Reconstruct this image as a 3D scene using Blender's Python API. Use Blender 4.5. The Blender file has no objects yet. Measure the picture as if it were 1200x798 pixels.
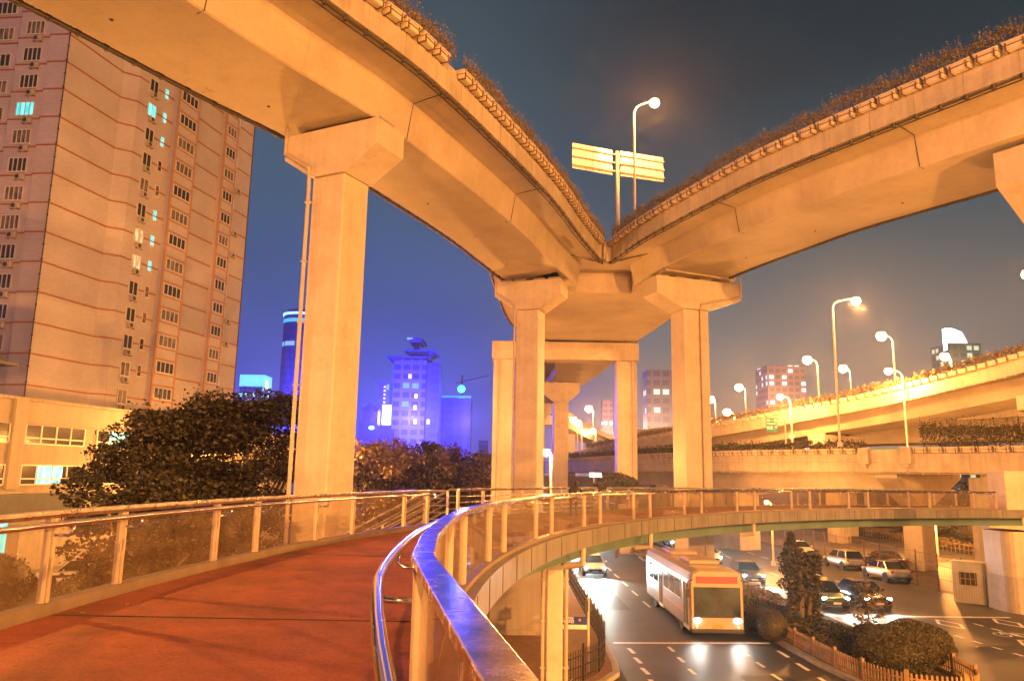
import bpy, bmesh, math, random
from mathutils import Vector, Matrix
rnd = random.Random(11)
sc = bpy.context.scene
COL = sc.collection
PI = math.pi

# ------------------------------------------------------------------ camera
F, EYE, PITCH, ROLL = 900.0, 7.2, math.atan(157.5/900), math.radians(1.0)
_fw = Vector((0, math.cos(PITCH), math.sin(PITCH)))
_r0 = Vector((1, 0, 0)); _u0 = Vector((0, -math.sin(PITCH), math.cos(PITCH)))
_R = _r0*math.cos(ROLL) + _u0*math.sin(ROLL); _U = -_r0*math.sin(ROLL) + _u0*math.cos(ROLL)
cam_d = bpy.data.cameras.new('camera'); cam = bpy.data.objects.new('camera', cam_d); COL.objects.link(cam)
cam.matrix_world = Matrix(((_R.x, _U.x, -_fw.x, 0), (_R.y, _U.y, -_fw.y, 0), (_R.z, _U.z, -_fw.z, EYE), (0, 0, 0, 1)))
cam_d.lens = 27.0; cam_d.sensor_width = 36.0; cam_d.clip_start = 0.05; cam_d.clip_end = 5000
sc.camera = cam

def at(px, py, Y):
    """survey helper: the place that the photo point (px, py) has at distance Y"""
    d = _fw*F + _R*(px-600) - _U*(py-399)
    return Vector((0, 0, EYE)) + d*(Y/d.y)

# ------------------------------------------------------------------ materials
def mat(name, col, rough=.7, metal=0., var=.12, scale=3., bump=0., bscale=None, stretch=None, spec=.5, coat=0., streak=0.):
    m = bpy.data.materials.new(name); m.use_nodes = True
    nt = m.node_tree; b = nt.nodes['Principled BSDF']
    b.inputs['Roughness'].default_value = rough; b.inputs['Metallic'].default_value = metal
    b.inputs['Specular IOR Level'].default_value = spec; b.inputs['Coat Weight'].default_value = coat
    c = (*col, 1)
    if var > 0 or bump > 0:
        tc = nt.nodes.new('ShaderNodeTexCoord'); mp = nt.nodes.new('ShaderNodeMapping')
        nt.links.new(tc.outputs['Object'], mp.inputs['Vector'])
        if stretch: mp.inputs['Scale'].default_value = stretch
        n = nt.nodes.new('ShaderNodeTexNoise'); n.inputs['Scale'].default_value = scale
        n.inputs['Detail'].default_value = 7; n.inputs['Roughness'].default_value = .65
        nt.links.new(mp.outputs['Vector'], n.inputs['Vector'])
        r = nt.nodes.new('ShaderNodeValToRGB')
        lo = tuple(max(0, v*(1-var*1.6)) for v in col); hi = tuple(min(1, v*(1+var)) for v in col)
        r.color_ramp.elements[0].position = .3; r.color_ramp.elements[1].position = .72
        r.color_ramp.elements[0].color = (*lo, 1); r.color_ramp.elements[1].color = (*hi, 1)
        nt.links.new(n.outputs['Fac'], r.inputs['Fac'])
        out = r.outputs['Color']
        if streak > 0:      # rain streaks running down the concrete
            mp2 = nt.nodes.new('ShaderNodeMapping'); mp2.inputs['Scale'].default_value = (1.6, 1.6, .07)
            nt.links.new(tc.outputs['Object'], mp2.inputs['Vector'])
            n3 = nt.nodes.new('ShaderNodeTexNoise'); n3.inputs['Scale'].default_value = 2.2; n3.inputs['Detail'].default_value = 5
            nt.links.new(mp2.outputs['Vector'], n3.inputs['Vector'])
            r3 = nt.nodes.new('ShaderNodeValToRGB'); r3.color_ramp.elements[0].position = .38; r3.color_ramp.elements[1].position = .58
            r3.color_ramp.elements[0].color = (1-streak, 1-streak, 1-streak, 1); r3.color_ramp.elements[1].color = (1, 1, 1, 1)
            nt.links.new(n3.outputs['Fac'], r3.inputs['Fac'])
            mx = nt.nodes.new('ShaderNodeMixRGB'); mx.blend_type = 'MULTIPLY'; mx.inputs['Fac'].default_value = 1
            nt.links.new(out, mx.inputs['Color1']); nt.links.new(r3.outputs['Color'], mx.inputs['Color2']); out = mx.outputs['Color']
        nt.links.new(out, b.inputs['Base Color'])
        if bump > 0:
            n2 = nt.nodes.new('ShaderNodeTexNoise'); n2.inputs['Scale'].default_value = bscale or scale*12; n2.inputs['Detail'].default_value = 6
            nt.links.new(mp.outputs['Vector'], n2.inputs['Vector'])
            bp = nt.nodes.new('ShaderNodeBump'); bp.inputs['Strength'].default_value = bump; bp.inputs['Distance'].default_value = .02
            nt.links.new(n2.outputs['Fac'], bp.inputs['Height']); nt.links.new(bp.outputs['Normal'], b.inputs['Normal'])
    else:
        b.inputs['Base Color'].default_value = c
    return m

def emit(name, col, strength, base=None):
    m = bpy.data.materials.new(name); m.use_nodes = True
    b = m.node_tree.nodes['Principled BSDF']
    b.inputs['Base Color'].default_value = (*(base or col), 1)
    b.inputs['Emission Color'].default_value = (*col, 1); b.inputs['Emission Strength'].default_value = strength
    return m

def emit_var(name, cols, strength, scale):
    """lit window: curtains and things inside vary over the pane"""
    m = emit(name, cols[0], strength); nt = m.node_tree; b = nt.nodes['Principled BSDF']
    tc = nt.nodes.new('ShaderNodeTexCoord'); mp = nt.nodes.new('ShaderNodeMapping'); mp.inputs['Scale'].default_value = (scale, scale, scale*.35)
    n = nt.nodes.new('ShaderNodeTexNoise'); n.inputs['Scale'].default_value = 1.; n.inputs['Detail'].default_value = 3
    r = nt.nodes.new('ShaderNodeValToRGB'); r.color_ramp.elements[0].position = .35; r.color_ramp.elements[1].position = .65
    r.color_ramp.elements[0].color = (*cols[0], 1); r.color_ramp.elements[1].color = (*cols[1], 1)
    nt.links.new(tc.outputs['Object'], mp.inputs['Vector']); nt.links.new(mp.outputs['Vector'], n.inputs['Vector'])
    nt.links.new(n.outputs['Fac'], r.inputs['Fac']); nt.links.new(r.outputs['Color'], b.inputs['Emission Color'])
    return m

def glass_mat(name, tint, dust, alpha):
    m = bpy.data.materials.new(name); m.use_nodes = True; nt = m.node_tree
    for n in list(nt.nodes):
        if n.type != 'OUTPUT_MATERIAL': nt.nodes.remove(n)
    out = [n for n in nt.nodes if n.type == 'OUTPUT_MATERIAL'][0]
    tr = nt.nodes.new('ShaderNodeBsdfTransparent'); tr.inputs['Color'].default_value = (*tint, 1)
    gl = nt.nodes.new('ShaderNodeBsdfGlossy'); gl.inputs['Roughness'].default_value = .03
    df = nt.nodes.new('ShaderNodeBsdfDiffuse'); df.inputs['Color'].default_value = (*dust, 1)
    lw = nt.nodes.new('ShaderNodeLayerWeight'); lw.inputs['Blend'].default_value = .5
    pw = nt.nodes.new('ShaderNodeMath'); pw.operation = 'POWER'; pw.inputs[1].default_value = 4.; nt.links.new(lw.outputs['Facing'], pw.inputs[0])
    fr = nt.nodes.new('ShaderNodeMath'); fr.operation = 'MULTIPLY_ADD'; fr.inputs[1].default_value = .6; fr.inputs[2].default_value = .03; nt.links.new(pw.outputs[0], fr.inputs[0])
    m1 = nt.nodes.new('ShaderNodeMixShader'); m2 = nt.nodes.new('ShaderNodeMixShader')
    tc = nt.nodes.new('ShaderNodeTexCoord'); ns = nt.nodes.new('ShaderNodeTexNoise'); ns.inputs['Scale'].default_value = 2.5; ns.inputs['Detail'].default_value = 8
    mr = nt.nodes.new('ShaderNodeMapRange'); mr.inputs['From Min'].default_value = .3; mr.inputs['From Max'].default_value = .75
    mr.inputs['To Min'].default_value = alpha*.5; mr.inputs['To Max'].default_value = alpha*1.5
    nt.links.new(tc.outputs['Object'], ns.inputs['Vector']); nt.links.new(ns.outputs['Fac'], mr.inputs['Value'])
    nt.links.new(mr.outputs['Result'], m1.inputs['Fac'])
    nt.links.new(tr.outputs[0], m1.inputs[1]); nt.links.new(df.outputs[0], m1.inputs[2])
    nt.links.new(fr.outputs[0], m2.inputs['Fac']); nt.links.new(m1.outputs[0], m2.inputs[1]); nt.links.new(gl.outputs[0], m2.inputs[2])
    nt.links.new(m2.outputs[0], out.inputs['Surface'])
    return m

def leaf_mat(name, c1, c2, rough=.6):
    m = bpy.data.materials.new(name); m.use_nodes = True; nt = m.node_tree; b = nt.nodes['Principled BSDF']
    b.inputs['Roughness'].default_value = rough
    g = nt.nodes.new('ShaderNodeNewGeometry'); r = nt.nodes.new('ShaderNodeValToRGB')
    r.color_ramp.elements[0].color = (*c1, 1); r.color_ramp.elements[1].color = (*c2, 1)
    nt.links.new(g.outputs['Random Per Island'], r.inputs['Fac']); nt.links.new(r.outputs['Color'], b.inputs['Base Color'])
    return m

def brick_mat(name, c1, c2, mortar, sx, sy, rough=.75, rot=0., axes='XY'):
    m = bpy.data.materials.new(name); m.use_nodes = True; nt = m.node_tree; b = nt.nodes['Principled BSDF']
    b.inputs['Roughness'].default_value = rough
    tc = nt.nodes.new('ShaderNodeTexCoord'); mp = nt.nodes.new('ShaderNodeMapping'); mp.inputs['Rotation'].default_value = (0, 0, rot)
    br = nt.nodes.new('ShaderNodeTexBrick'); br.inputs['Color1'].default_value = (*c1, 1); br.inputs['Color2'].default_value = (*c2, 1)
    br.inputs['Mortar'].default_value = (*mortar, 1); br.inputs['Scale'].default_value = 1; br.inputs['Brick Width'].default_value = sx
    br.inputs['Row Height'].default_value = sy; br.inputs['Mortar Size'].default_value = .012; br.inputs['Mortar Smooth'].default_value = .3
    src = tc.outputs['Object']
    if axes == 'WALL':       # along the wall and up it
        s = nt.nodes.new('ShaderNodeSeparateXYZ'); a = nt.nodes.new('ShaderNodeMath'); a.operation = 'ADD'; cb = nt.nodes.new('ShaderNodeCombineXYZ')
        nt.links.new(src, s.inputs[0]); nt.links.new(s.outputs['X'], a.inputs[0]); nt.links.new(s.outputs['Y'], a.inputs[1])
        nt.links.new(a.outputs[0], cb.inputs['X']); nt.links.new(s.outputs['Z'], cb.inputs['Y']); src = cb.outputs[0]
    nt.links.new(src, mp.inputs['Vector']); nt.links.new(mp.outputs['Vector'], br.inputs['Vector'])
    n = nt.nodes.new('ShaderNodeTexNoise'); n.inputs['Scale'].default_value = .25; n.inputs['Detail'].default_value = 8
    nt.links.new(tc.outputs['Object'], n.inputs['Vector'])
    r = nt.nodes.new('ShaderNodeValToRGB'); r.color_ramp.elements[0].color = (.86, .86, .86, 1); r.color_ramp.elements[1].color = (1.05, 1.05, 1.05, 1)
    r.color_ramp.elements[0].position = .3; r.color_ramp.elements[1].position = .7
    nt.links.new(n.outputs['Fac'], r.inputs['Fac'])
    mx = nt.nodes.new('ShaderNodeMixRGB'); mx.blend_type = 'MULTIPLY'; mx.inputs['Fac'].default_value = 1
    nt.links.new(br.outputs['Color'], mx.inputs['Color1']); nt.links.new(r.outputs['Color'], mx.inputs['Color2'])
    nt.links.new(mx.outputs['Color'], b.inputs['Base Color'])
    return m

def windows_mat(name, wall, glass, lit, sx, sy, share, strength, lit2=None, rough=.6):
    """a far tower's facade: rows of windows, some of them lit"""
    m = bpy.data.materials.new(name); m.use_nodes = True; nt = m.node_tree; b = nt.nodes['Principled BSDF']
    b.inputs['Roughness'].default_value = rough
    tc = nt.nodes.new('ShaderNodeTexCoord'); s = nt.nodes.new('ShaderNodeSeparateXYZ'); nt.links.new(tc.outputs['Object'], s.inputs[0])
    a = nt.nodes.new('ShaderNodeMath'); a.operation = 'ADD'; nt.links.new(s.outputs['X'], a.inputs[0]); nt.links.new(s.outputs['Y'], a.inputs[1])
    def cell(src, size):
        d = nt.nodes.new('ShaderNodeMath'); d.operation = 'DIVIDE'; d.inputs[1].default_value = size; nt.links.new(src, d.inputs[0])
        fl = nt.nodes.new('ShaderNodeMath'); fl.operation = 'FLOOR'; nt.links.new(d.outputs[0], fl.inputs[0])
        frc = nt.nodes.new('ShaderNodeMath'); frc.operation = 'FRACT'; nt.links.new(d.outputs[0], frc.inputs[0])
        return fl.outputs[0], frc.outputs[0]
    cu, fu = cell(a.outputs[0], sx); cv, fv = cell(s.outputs['Z'], sy)
    def gt(src, v):
        g = nt.nodes.new('ShaderNodeMath'); g.operation = 'GREATER_THAN'; g.inputs[1].default_value = v; nt.links.new(src, g.inputs[0]); return g.outputs[0]
    def mul(p, q):
        g = nt.nodes.new('ShaderNodeMath'); g.operation = 'MULTIPLY'; nt.links.new(p, g.inputs[0]); nt.links.new(q, g.inputs[1]); return g.outputs[0]
    win = mul(gt(fu, .3), gt(fv, .42))
    cb = nt.nodes.new('ShaderNodeCombineXYZ'); nt.links.new(cu, cb.inputs['X']); nt.links.new(cv, cb.inputs['Y'])
    wn = nt.nodes.new('ShaderNodeTexWhiteNoise'); wn.noise_dimensions = '2D'; nt.links.new(cb.outputs[0], wn.inputs['Vector'])
    on = mul(win, gt(wn.outputs['Value'], 1-share))
    mx = nt.nodes.new('ShaderNodeMixRGB'); mx.inputs['Color1'].default_value = (*wall, 1); mx.inputs['Color2'].default_value = (*glass, 1)
    nt.links.new(win, mx.inputs['Fac']); nt.links.new(mx.outputs['Color'], b.inputs['Base Color'])
    ec = nt.nodes.new('ShaderNodeMixRGB'); ec.inputs['Color1'].default_value = (*lit, 1); ec.inputs['Color2'].default_value = (*(lit2 or lit), 1)
    nt.links.new(wn.outputs['Color'], ec.inputs['Fac']); nt.links.new(ec.outputs['Color'], b.inputs['Emission Color'])
    sm = nt.nodes.new('ShaderNodeMath'); sm.operation = 'MULTIPLY'; sm.inputs[1].default_value = strength; nt.links.new(on, sm.inputs[0])
    nt.links.new(sm.outputs[0], b.inputs['Emission Strength'])
    return m

CONC = (.42, .36, .29)
M = {}
M['conc'] = mat('pale_concrete', CONC, .62, var=.09, scale=.35, bump=.10, bscale=6, streak=.0)
M['conc_pier'] = mat('painted_pier_concrete', (.47, .41, .33), .5, var=.10, scale=.45, bump=.08, bscale=5, streak=.07)
M['conc_wall'] = mat('stained_parapet_concrete', (.46, .40, .32), .6, var=.12, scale=.6, bump=.10, bscale=6, streak=.15)
M['conc_dark'] = mat('weathered_concrete', (.33, .29, .25), .8, var=.2, scale=.5, bump=.15, bscale=8, streak=.2)
M['joint'] = mat('dark_joint', (.03, .025, .02), .9, var=0)
M['pipe'] = mat('painted_pipe', (.36, .31, .25), .5, var=.1)
M['pipe_dark'] = mat('dark_cable_conduit', (.05, .04, .035), .6, var=.15)
M['deck'] = mat('red_rubber_deck', (.30, .076, .040), .85, var=.22, scale=1.3, bump=.35, bscale=90)
def deck_wear(m):
    nt = m.node_tree; b = nt.nodes['Principled BSDF']; src = b.inputs['Base Color'].links[0].from_socket
    tc = nt.nodes.new('ShaderNodeTexCoord')
    def layer(scale, lo, hi, c0, c1, detail=8, src=None):
        n = nt.nodes.new('ShaderNodeTexNoise'); n.inputs['Scale'].default_value = scale; n.inputs['Detail'].default_value = detail; n.inputs['Roughness'].default_value = .7; nt.links.new(tc.outputs['Object'], n.inputs['Vector'])
        r = nt.nodes.new('ShaderNodeValToRGB'); r.color_ramp.elements[0].position = lo; r.color_ramp.elements[1].position = hi; r.color_ramp.elements[0].color = (*c0, 1); r.color_ramp.elements[1].color = (*c1, 1); nt.links.new(n.outputs['Fac'], r.inputs['Fac'])
        mx = nt.nodes.new('ShaderNodeMixRGB'); mx.blend_type = 'MULTIPLY'; mx.inputs['Fac'].default_value = 1; nt.links.new(src, mx.inputs['Color1']); nt.links.new(r.outputs['Color'], mx.inputs['Color2']); return mx.outputs['Color']
    s = layer(.55, .36, .62, (.66, .68, .72), (1.12, 1.1, 1.1), src=src)
    s = layer(42., .30, .55, (.62, .62, .64), (1.1, 1.1, 1.1), 3, s)
    s = layer(5.5, .27, .36, (.5, .5, .55), (1, 1, 1), 4, s)
    nt.links.new(s, b.inputs['Base Color'])
deck_wear(M['deck'])
def grime(m, big, fine):
    nt = m.node_tree; b = nt.nodes['Principled BSDF']; s = b.inputs['Base Color'].links[0].from_socket; tc = nt.nodes.new('ShaderNodeTexCoord')
    for scale, lo, hi, c, det in ((big, .33, .52, (.82, .80, .78), 10), (fine, .28, .48, (.87, .86, .85), 6), (big*4.3, .24, .33, (.55, .52, .5), 8)):
        n = nt.nodes.new('ShaderNodeTexNoise'); n.inputs['Scale'].default_value = scale; n.inputs['Detail'].default_value = det; n.inputs['Roughness'].default_value = .72; nt.links.new(tc.outputs['Object'], n.inputs['Vector'])
        r = nt.nodes.new('ShaderNodeValToRGB'); r.color_ramp.elements[0].position = lo; r.color_ramp.elements[1].position = hi; r.color_ramp.elements[0].color = (*c, 1); r.color_ramp.elements[1].color = (1, 1, 1, 1); nt.links.new(n.outputs['Fac'], r.inputs['Fac'])
        mx = nt.nodes.new('ShaderNodeMixRGB'); mx.blend_type = 'MULTIPLY'; mx.inputs['Fac'].default_value = 1; nt.links.new(s, mx.inputs['Color1']); nt.links.new(r.outputs['Color'], mx.inputs['Color2']); s = mx.outputs['Color']
    nt.links.new(s, b.inputs['Base Color'])
M['steel'] = mat('brushed_stainless', (.62, .60, .57), .3, 1., var=.10, scale=2.5, stretch=(1, 1, 8), bump=.03, bscale=60)
M['steel_cap'] = mat('worn_stainless_cap', (.50, .44, .38), .13, 1., var=.3, scale=6, bump=.05, bscale=40)
M['post_steel'] = mat('satin_rail_post', (.46, .40, .33), .42, .35, var=.12, scale=3., bump=.03, bscale=60)
def rough_wear(m, lo, hi, scale):
    nt = m.node_tree; b = nt.nodes['Principled BSDF']; tc = nt.nodes.new('ShaderNodeTexCoord'); n = nt.nodes.new('ShaderNodeTexNoise'); n.inputs['Scale'].default_value = scale; n.inputs['Detail'].default_value = 9; n.inputs['Roughness'].default_value = .75
    r = nt.nodes.new('ShaderNodeMapRange'); r.inputs['From Min'].default_value = .35; r.inputs['From Max'].default_value = .65; r.inputs['To Min'].default_value = lo; r.inputs['To Max'].default_value = hi
    nt.links.new(tc.outputs['Object'], n.inputs['Vector']); nt.links.new(n.outputs['Fac'], r.inputs['Value']); nt.links.new(r.outputs[0], b.inputs['Roughness'])
rough_wear(M['steel_cap'], .07, .34, 7.); rough_wear(M['steel'], .2, .45, 5.)
M['tube'] = mat('polished_stainless_tube', (.74, .74, .76), .1, 1., var=.05, scale=8)
M['girder'] = mat('grey_painted_steel', (.17, .165, .155), .45, var=.12, scale=1.2, streak=.25)
M['girder_dark'] = mat('green_grey_steel', (.09, .15, .13), .5, var=.15, scale=1.)
M['kerbplate'] = mat('rail_kerb_plate', (.15, .115, .09), .5, var=.15, scale=3., streak=.1)
M['glass'] = glass_mat('dusty_rail_glass', (.93, .91, .88), (.40, .32, .24), .09)
M['asphalt'] = mat('asphalt', (.055, .053, .052), .5, var=.3, scale=.35, bump=.3, bscale=60)
M['asphalt2'] = mat('side_road_asphalt', (.085, .075, .065), .7, var=.25, scale=.4, bump=.3, bscale=60)
M['soil'] = mat('dark_soil', (.05, .042, .032), .95, var=.35, scale=.6, bump=.4, bscale=12)
M['paint'] = mat('road_paint', (.72, .72, .68), .55, var=.16, scale=4)
M['kerb'] = mat('kerb_stone', (.36, .33, .29), .75, var=.15, scale=2)
M['pave'] = brick_mat('sidewalk_pavers', (.30, .17, .10), (.22, .12, .075), (.10, .06, .04), .30, .15, rot=.35)
M['iron'] = mat('black_iron', (.018, .016, .016), .45, var=.2)
M['bark'] = mat('bark', (.12, .085, .06), .9, var=.3, scale=6, bump=.4, bscale=30)
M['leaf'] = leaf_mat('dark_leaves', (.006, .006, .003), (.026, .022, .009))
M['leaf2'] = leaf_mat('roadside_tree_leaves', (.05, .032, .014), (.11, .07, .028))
M['leaf_h'] = leaf_mat('hedge_leaves', (.018, .018, .008), (.062, .054, .022))
M['leaf_p'] = leaf_mat('dry_planter_leaves', (.10, .075, .03), (.27, .20, .09))
M['leaf_y'] = leaf_mat('young_tree_leaves', (.05, .045, .02), (.13, .10, .05))
M['planter'] = mat('planter_box_concrete', (.55, .48, .38), .6, var=.1, scale=4)
M['strap'] = mat('rusty_strap', (.14, .07, .04), .7, var=.2)
M['tower'] = brick_mat('tower_tiles', (.52, .48, .52), (.48, .44, .48), (.36, .32, .35), .50, .22, axes='WALL')
M['band'] = mat('tower_band_paint', (.34, .14, .07), .7, var=.1)
M['frame'] = mat('window_frame', (.62, .60, .56), .45, var=.08)
M['pane'] = mat('dark_pane', (.045, .043, .045), .15, var=.2, scale=.8)
M['pane_cyan'] = emit_var('cyan_lit_window', ((.02, .55, .62), (.35, .95, .95)), 1.1, 2.)
M['pane_warm'] = emit_var('warm_lit_window', ((.25, .12, .05), (1., .75, .35)), 1.2, 2.)
M['ac'] = mat('air_conditioner_casing', (.45, .41, .36), .6, var=.15, scale=3)
M['acgrille'] = mat('air_conditioner_grille', (.06, .055, .05), .6, var=.1)
M['render'] = mat('pale_render', (.30, .265, .22), .7, var=.07, scale=.8, streak=.1)
M['slate'] = mat('dark_awning', (.06, .07, .075), .6, var=.15)
M['bulb'] = emit('sodium_bulb', (1., .58, .20), 60.)
M['bulb_far'] = emit('sodium_bulb_far', (1., .60, .24), 45.)
M['lamp_paint'] = mat('lamp_post_paint', (.50, .46, .40), .45, var=.08)
M['head_on'] = emit('headlamp_on', (.92, 1., .97), 45.)
M['tail'] = mat('red_lamp_lens', (.30, .015, .01), .25, var=0)
M['tyre'] = mat('tyre_rubber', (.02, .02, .02), .9, var=.2)
M['rim'] = mat('alloy_rim', (.5, .5, .5), .35, .8, var=.1)
M['carglass'] = mat('tinted_car_glass', (.015, .018, .02), .06, var=0)
M['plate'] = mat('number_plate', (.55, .55, .55), .5, var=.05)
M['trim'] = mat('black_plastic', (.02, .02, .02), .6, var=.1)
M['blue'] = mat('street_sign_blue', (.012, .03, .22), .4, var=.05)
M['white'] = mat('white_enamel', (.78, .76, .72), .5, var=.05)
M['orange'] = mat('orange_enamel', (.85, .25, .03), .5, var=.0)
M['signgreen'] = mat('road_sign_green', (.03, .24, .22), .45, var=.08)
M['signback'] = mat('aluminium_sign_back', (.72, .68, .58), .42, .25, var=.07, scale=1.5)
M['led_red'] = emit('red_led_board', (1., .035, .012), 1.3, (.03, .004, .003))
M['skin'] = mat('skin', (.45, .28, .20), .6, var=.05)
M['cloth'] = mat('dark_jacket', (.025, .025, .03), .8, var=.2, scale=8)
M['hair'] = mat('black_hair', (.01, .01, .01), .6, var=.2)
M['picket'] = mat('weathered_picket', (.27, .18, .10), .8, var=.2, scale=3)
M['rust_fence'] = mat('brown_mesh_fence', (.16, .09, .06), .7, var=.2)
M['corr'] = mat('corrugated_cladding', (.45, .44, .40), .5, .1, var=.12, scale=1.5, streak=.15)
M['teal'] = mat('teal_paint_and_light', (.05, .25, .24), .4, var=.15)

for k_, b_, f_ in (('conc', .22, 5.), ('conc_pier', .6, 7.), ('conc_wall', .7, 8.), ('girder', .9, 9.), ('planter', 1.5, 12.), ('asphalt', .28, 2.6), ('asphalt2', .3, 3.)): grime(M[k_], b_, f_)
M['pane_curtain'] = mat('curtained_pane', (.20, .17, .14), .25, var=.7, scale=1.6, stretch=(3, 3, .6))
M['surround'] = mat('bay_surround_paint', (.44, .26, .17), .7, var=.1)

# ------------------------------------------------------------------ mesh building
class MB:
    def __init__(s): s.v = []; s.f = []
    def face(s, pts):
        i = len(s.v); s.v += [tuple(p) for p in pts]; s.f.append(tuple(range(i, i+len(pts))))
    def box(s, c, size, rz=0., mtx=None):
        sx, sy, sz = (d/2 for d in size); i = len(s.v)
        m = mtx or (Matrix.Translation(Vector(c)) @ Matrix.Rotation(rz, 4, 'Z'))
        for x in (-sx, sx):
            for y in (-sy, sy):
                for z in (-sz, sz): s.v.append(tuple(m @ Vector((x, y, z))))
        for q in ((0, 1, 3, 2), (4, 6, 7, 5), (0, 4, 5, 1), (2, 3, 7, 6), (0, 2, 6, 4), (1, 5, 7, 3)): s.f.append(tuple(i+k for k in q))
    def bar(s, a, b, w, h):
        a, b = Vector(a), Vector(b); d = b-a; L = d.length
        if L < 1e-6: return
        q = d.to_track_quat('Y', 'Z').to_matrix().to_4x4()
        s.box(None, (w, L, h), mtx=Matrix.Translation((a+b)/2) @ q)
    def prism(s, poly, z0, z1):
        n = len(poly); i = len(s.v)
        z0f = z0 if callable(z0) else (lambda p: z0); z1f = z1 if callable(z1) else (lambda p: z1)
        s.v += [(p[0], p[1], z0f(p)) for p in poly] + [(p[0], p[1], z1f(p)) for p in poly]
        s.f.append(tuple(i+k for k in reversed(range(n)))); s.f.append(tuple(i+n+k for k in range(n)))
        for k in range(n): s.f.append((i+k, i+(k+1) % n, i+n+(k+1) % n, i+n+k))
    def tube(s, pts, r, n=8, cap=True):
        pts = [Vector(p) for p in pts]; rings = []
        rr = r if isinstance(r, (list, tuple)) else [r]*len(pts)
        up = None
        for k, p in enumerate(pts):
            d = (pts[min(k+1, len(pts)-1)] - pts[max(k-1, 0)]).normalized()
            if up is None: up = Vector((0, 0, 1)) if abs(d.z) < .9 else Vector((1, 0, 0))
            a = d.cross(up).normalized(); b_ = a.cross(d).normalized(); up = b_
            i = len(s.v)
            for q in range(n):
                t = 2*PI*q/n; s.v.append(tuple(p + (a*math.cos(t)+b_*math.sin(t))*rr[k]))
            rings.append(i)
        for i, j in zip(rings, rings[1:]):
            for q in range(n): s.f.append((i+q, i+(q+1) % n, j+(q+1) % n, j+q))
        if cap: s.f.append(tuple(rings[0]+q for q in reversed(range(n)))); s.f.append(tuple(rings[-1]+q for q in range(n)))
    def sweep(s, prof, path, zs=None):
        """prof: closed list of (offset to the right, height); path: list of 2-D points"""
        n = len(prof); rings = []
        for k, p in enumerate(path):
            a = Vector(path[max(k-1, 0)][:2]); b = Vector(path[min(k+1, len(path)-1)][:2]); d = (b-a).normalized()
            r = Vector((d.y, -d.x)); z0 = zs[k] if zs else 0
            rings.append(len(s.v))
            for o, h in prof: s.v.append((p[0]+r.x*o, p[1]+r.y*o, z0+h))
        for i, j in zip(rings, rings[1:]):
            for q in range(n): s.f.append((i+q, j+q, j+(q+1) % n, i+(q+1) % n))
        s.f.append(tuple(rings[0]+q for q in range(n))); s.f.append(tuple(rings[-1]+q for q in reversed(range(n))))
    def ball(s, c, r, seg=12, rings=8, sq=(1, 1, 1)):
        i0 = len(s.v); c = Vector(c)
        s.v.append((c.x, c.y, c.z+r*sq[2]))
        for a in range(1, rings):
            ph = PI*a/rings
            for b in range(seg):
                t = 2*PI*b/seg; s.v.append((c.x+r*sq[0]*math.sin(ph)*math.cos(t), c.y+r*sq[1]*math.sin(ph)*math.sin(t), c.z+r*sq[2]*math.cos(ph)))
        s.v.append((c.x, c.y, c.z-r*sq[2])); e = len(s.v)-1
        for b in range(seg): s.f.append((i0, i0+1+b, i0+1+(b+1) % seg))
        for a in range(rings-2):
            for b in range(seg):
                p = i0+1+a*seg+b; q = i0+1+a*seg+(b+1) % seg; s.f.append((p, p+seg, q+seg, q))
        k = i0+1+(rings-2)*seg
        for b in range(seg): s.f.append((k+b, e, k+(b+1) % seg))
    def lathe(s, prof, c=(0, 0, 0), n=16):
        i0 = len(s.v)
        for r, z in prof:
            for q in range(n):
                t = 2*PI*q/n; s.v.append((c[0]+r*math.cos(t), c[1]+r*math.sin(t), c[2]+z))
        for k in range(len(prof)-1):
            for q in range(n): s.f.append((i0+k*n+q, i0+k*n+(q+1) % n, i0+(k+1)*n+(q+1) % n, i0+(k+1)*n+q))
        s.f.append(tuple(i0+q for q in reversed(range(n)))); s.f.append(tuple(i0+(len(prof)-1)*n+q for q in range(n)))
    def leaf(s, p, size, rng, up=0.3):
        a = Vector((rng.gauss(0, 1), rng.gauss(0, 1), rng.gauss(0, 1)*up)).normalized()
        b = a.cross(Vector((rng.gauss(0, 1), rng.gauss(0, 1), rng.gauss(0, 1)))).normalized()
        w = size*(.6+.8*rng.random()); h = w*.55
        p = Vector(p)
        s.face([p-a*w*.5, p+b*h*.5, p+a*w*.5, p-b*h*.5])
    def build(s, name, m, parent=None, smooth=False, bevel=0., loc=None):
        me = bpy.data.meshes.new(name); me.from_pydata(s.v, [], s.f)
        bm = bmesh.new(); bm.from_mesh(me)
        if len(bm.faces) < 60000 and not getattr(s, 'loose', False): bmesh.ops.recalc_face_normals(bm, faces=bm.faces)
        bm.to_mesh(me); bm.free()
        me.materials.append(m)
        o = bpy.data.objects.new(name, me); COL.objects.link(o)
        if parent is not None: o.parent = parent
        if loc is not None: o.location = loc
        if smooth:
            for p in me.polygons: p.use_smooth = True
        if bevel > 0:
            bv = o.modifiers.new('bevel', 'BEVEL'); bv.width = bevel; bv.segments = 2; bv.limit_method = 'ANGLE'; bv.angle_limit = math.radians(40)
        return o

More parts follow.
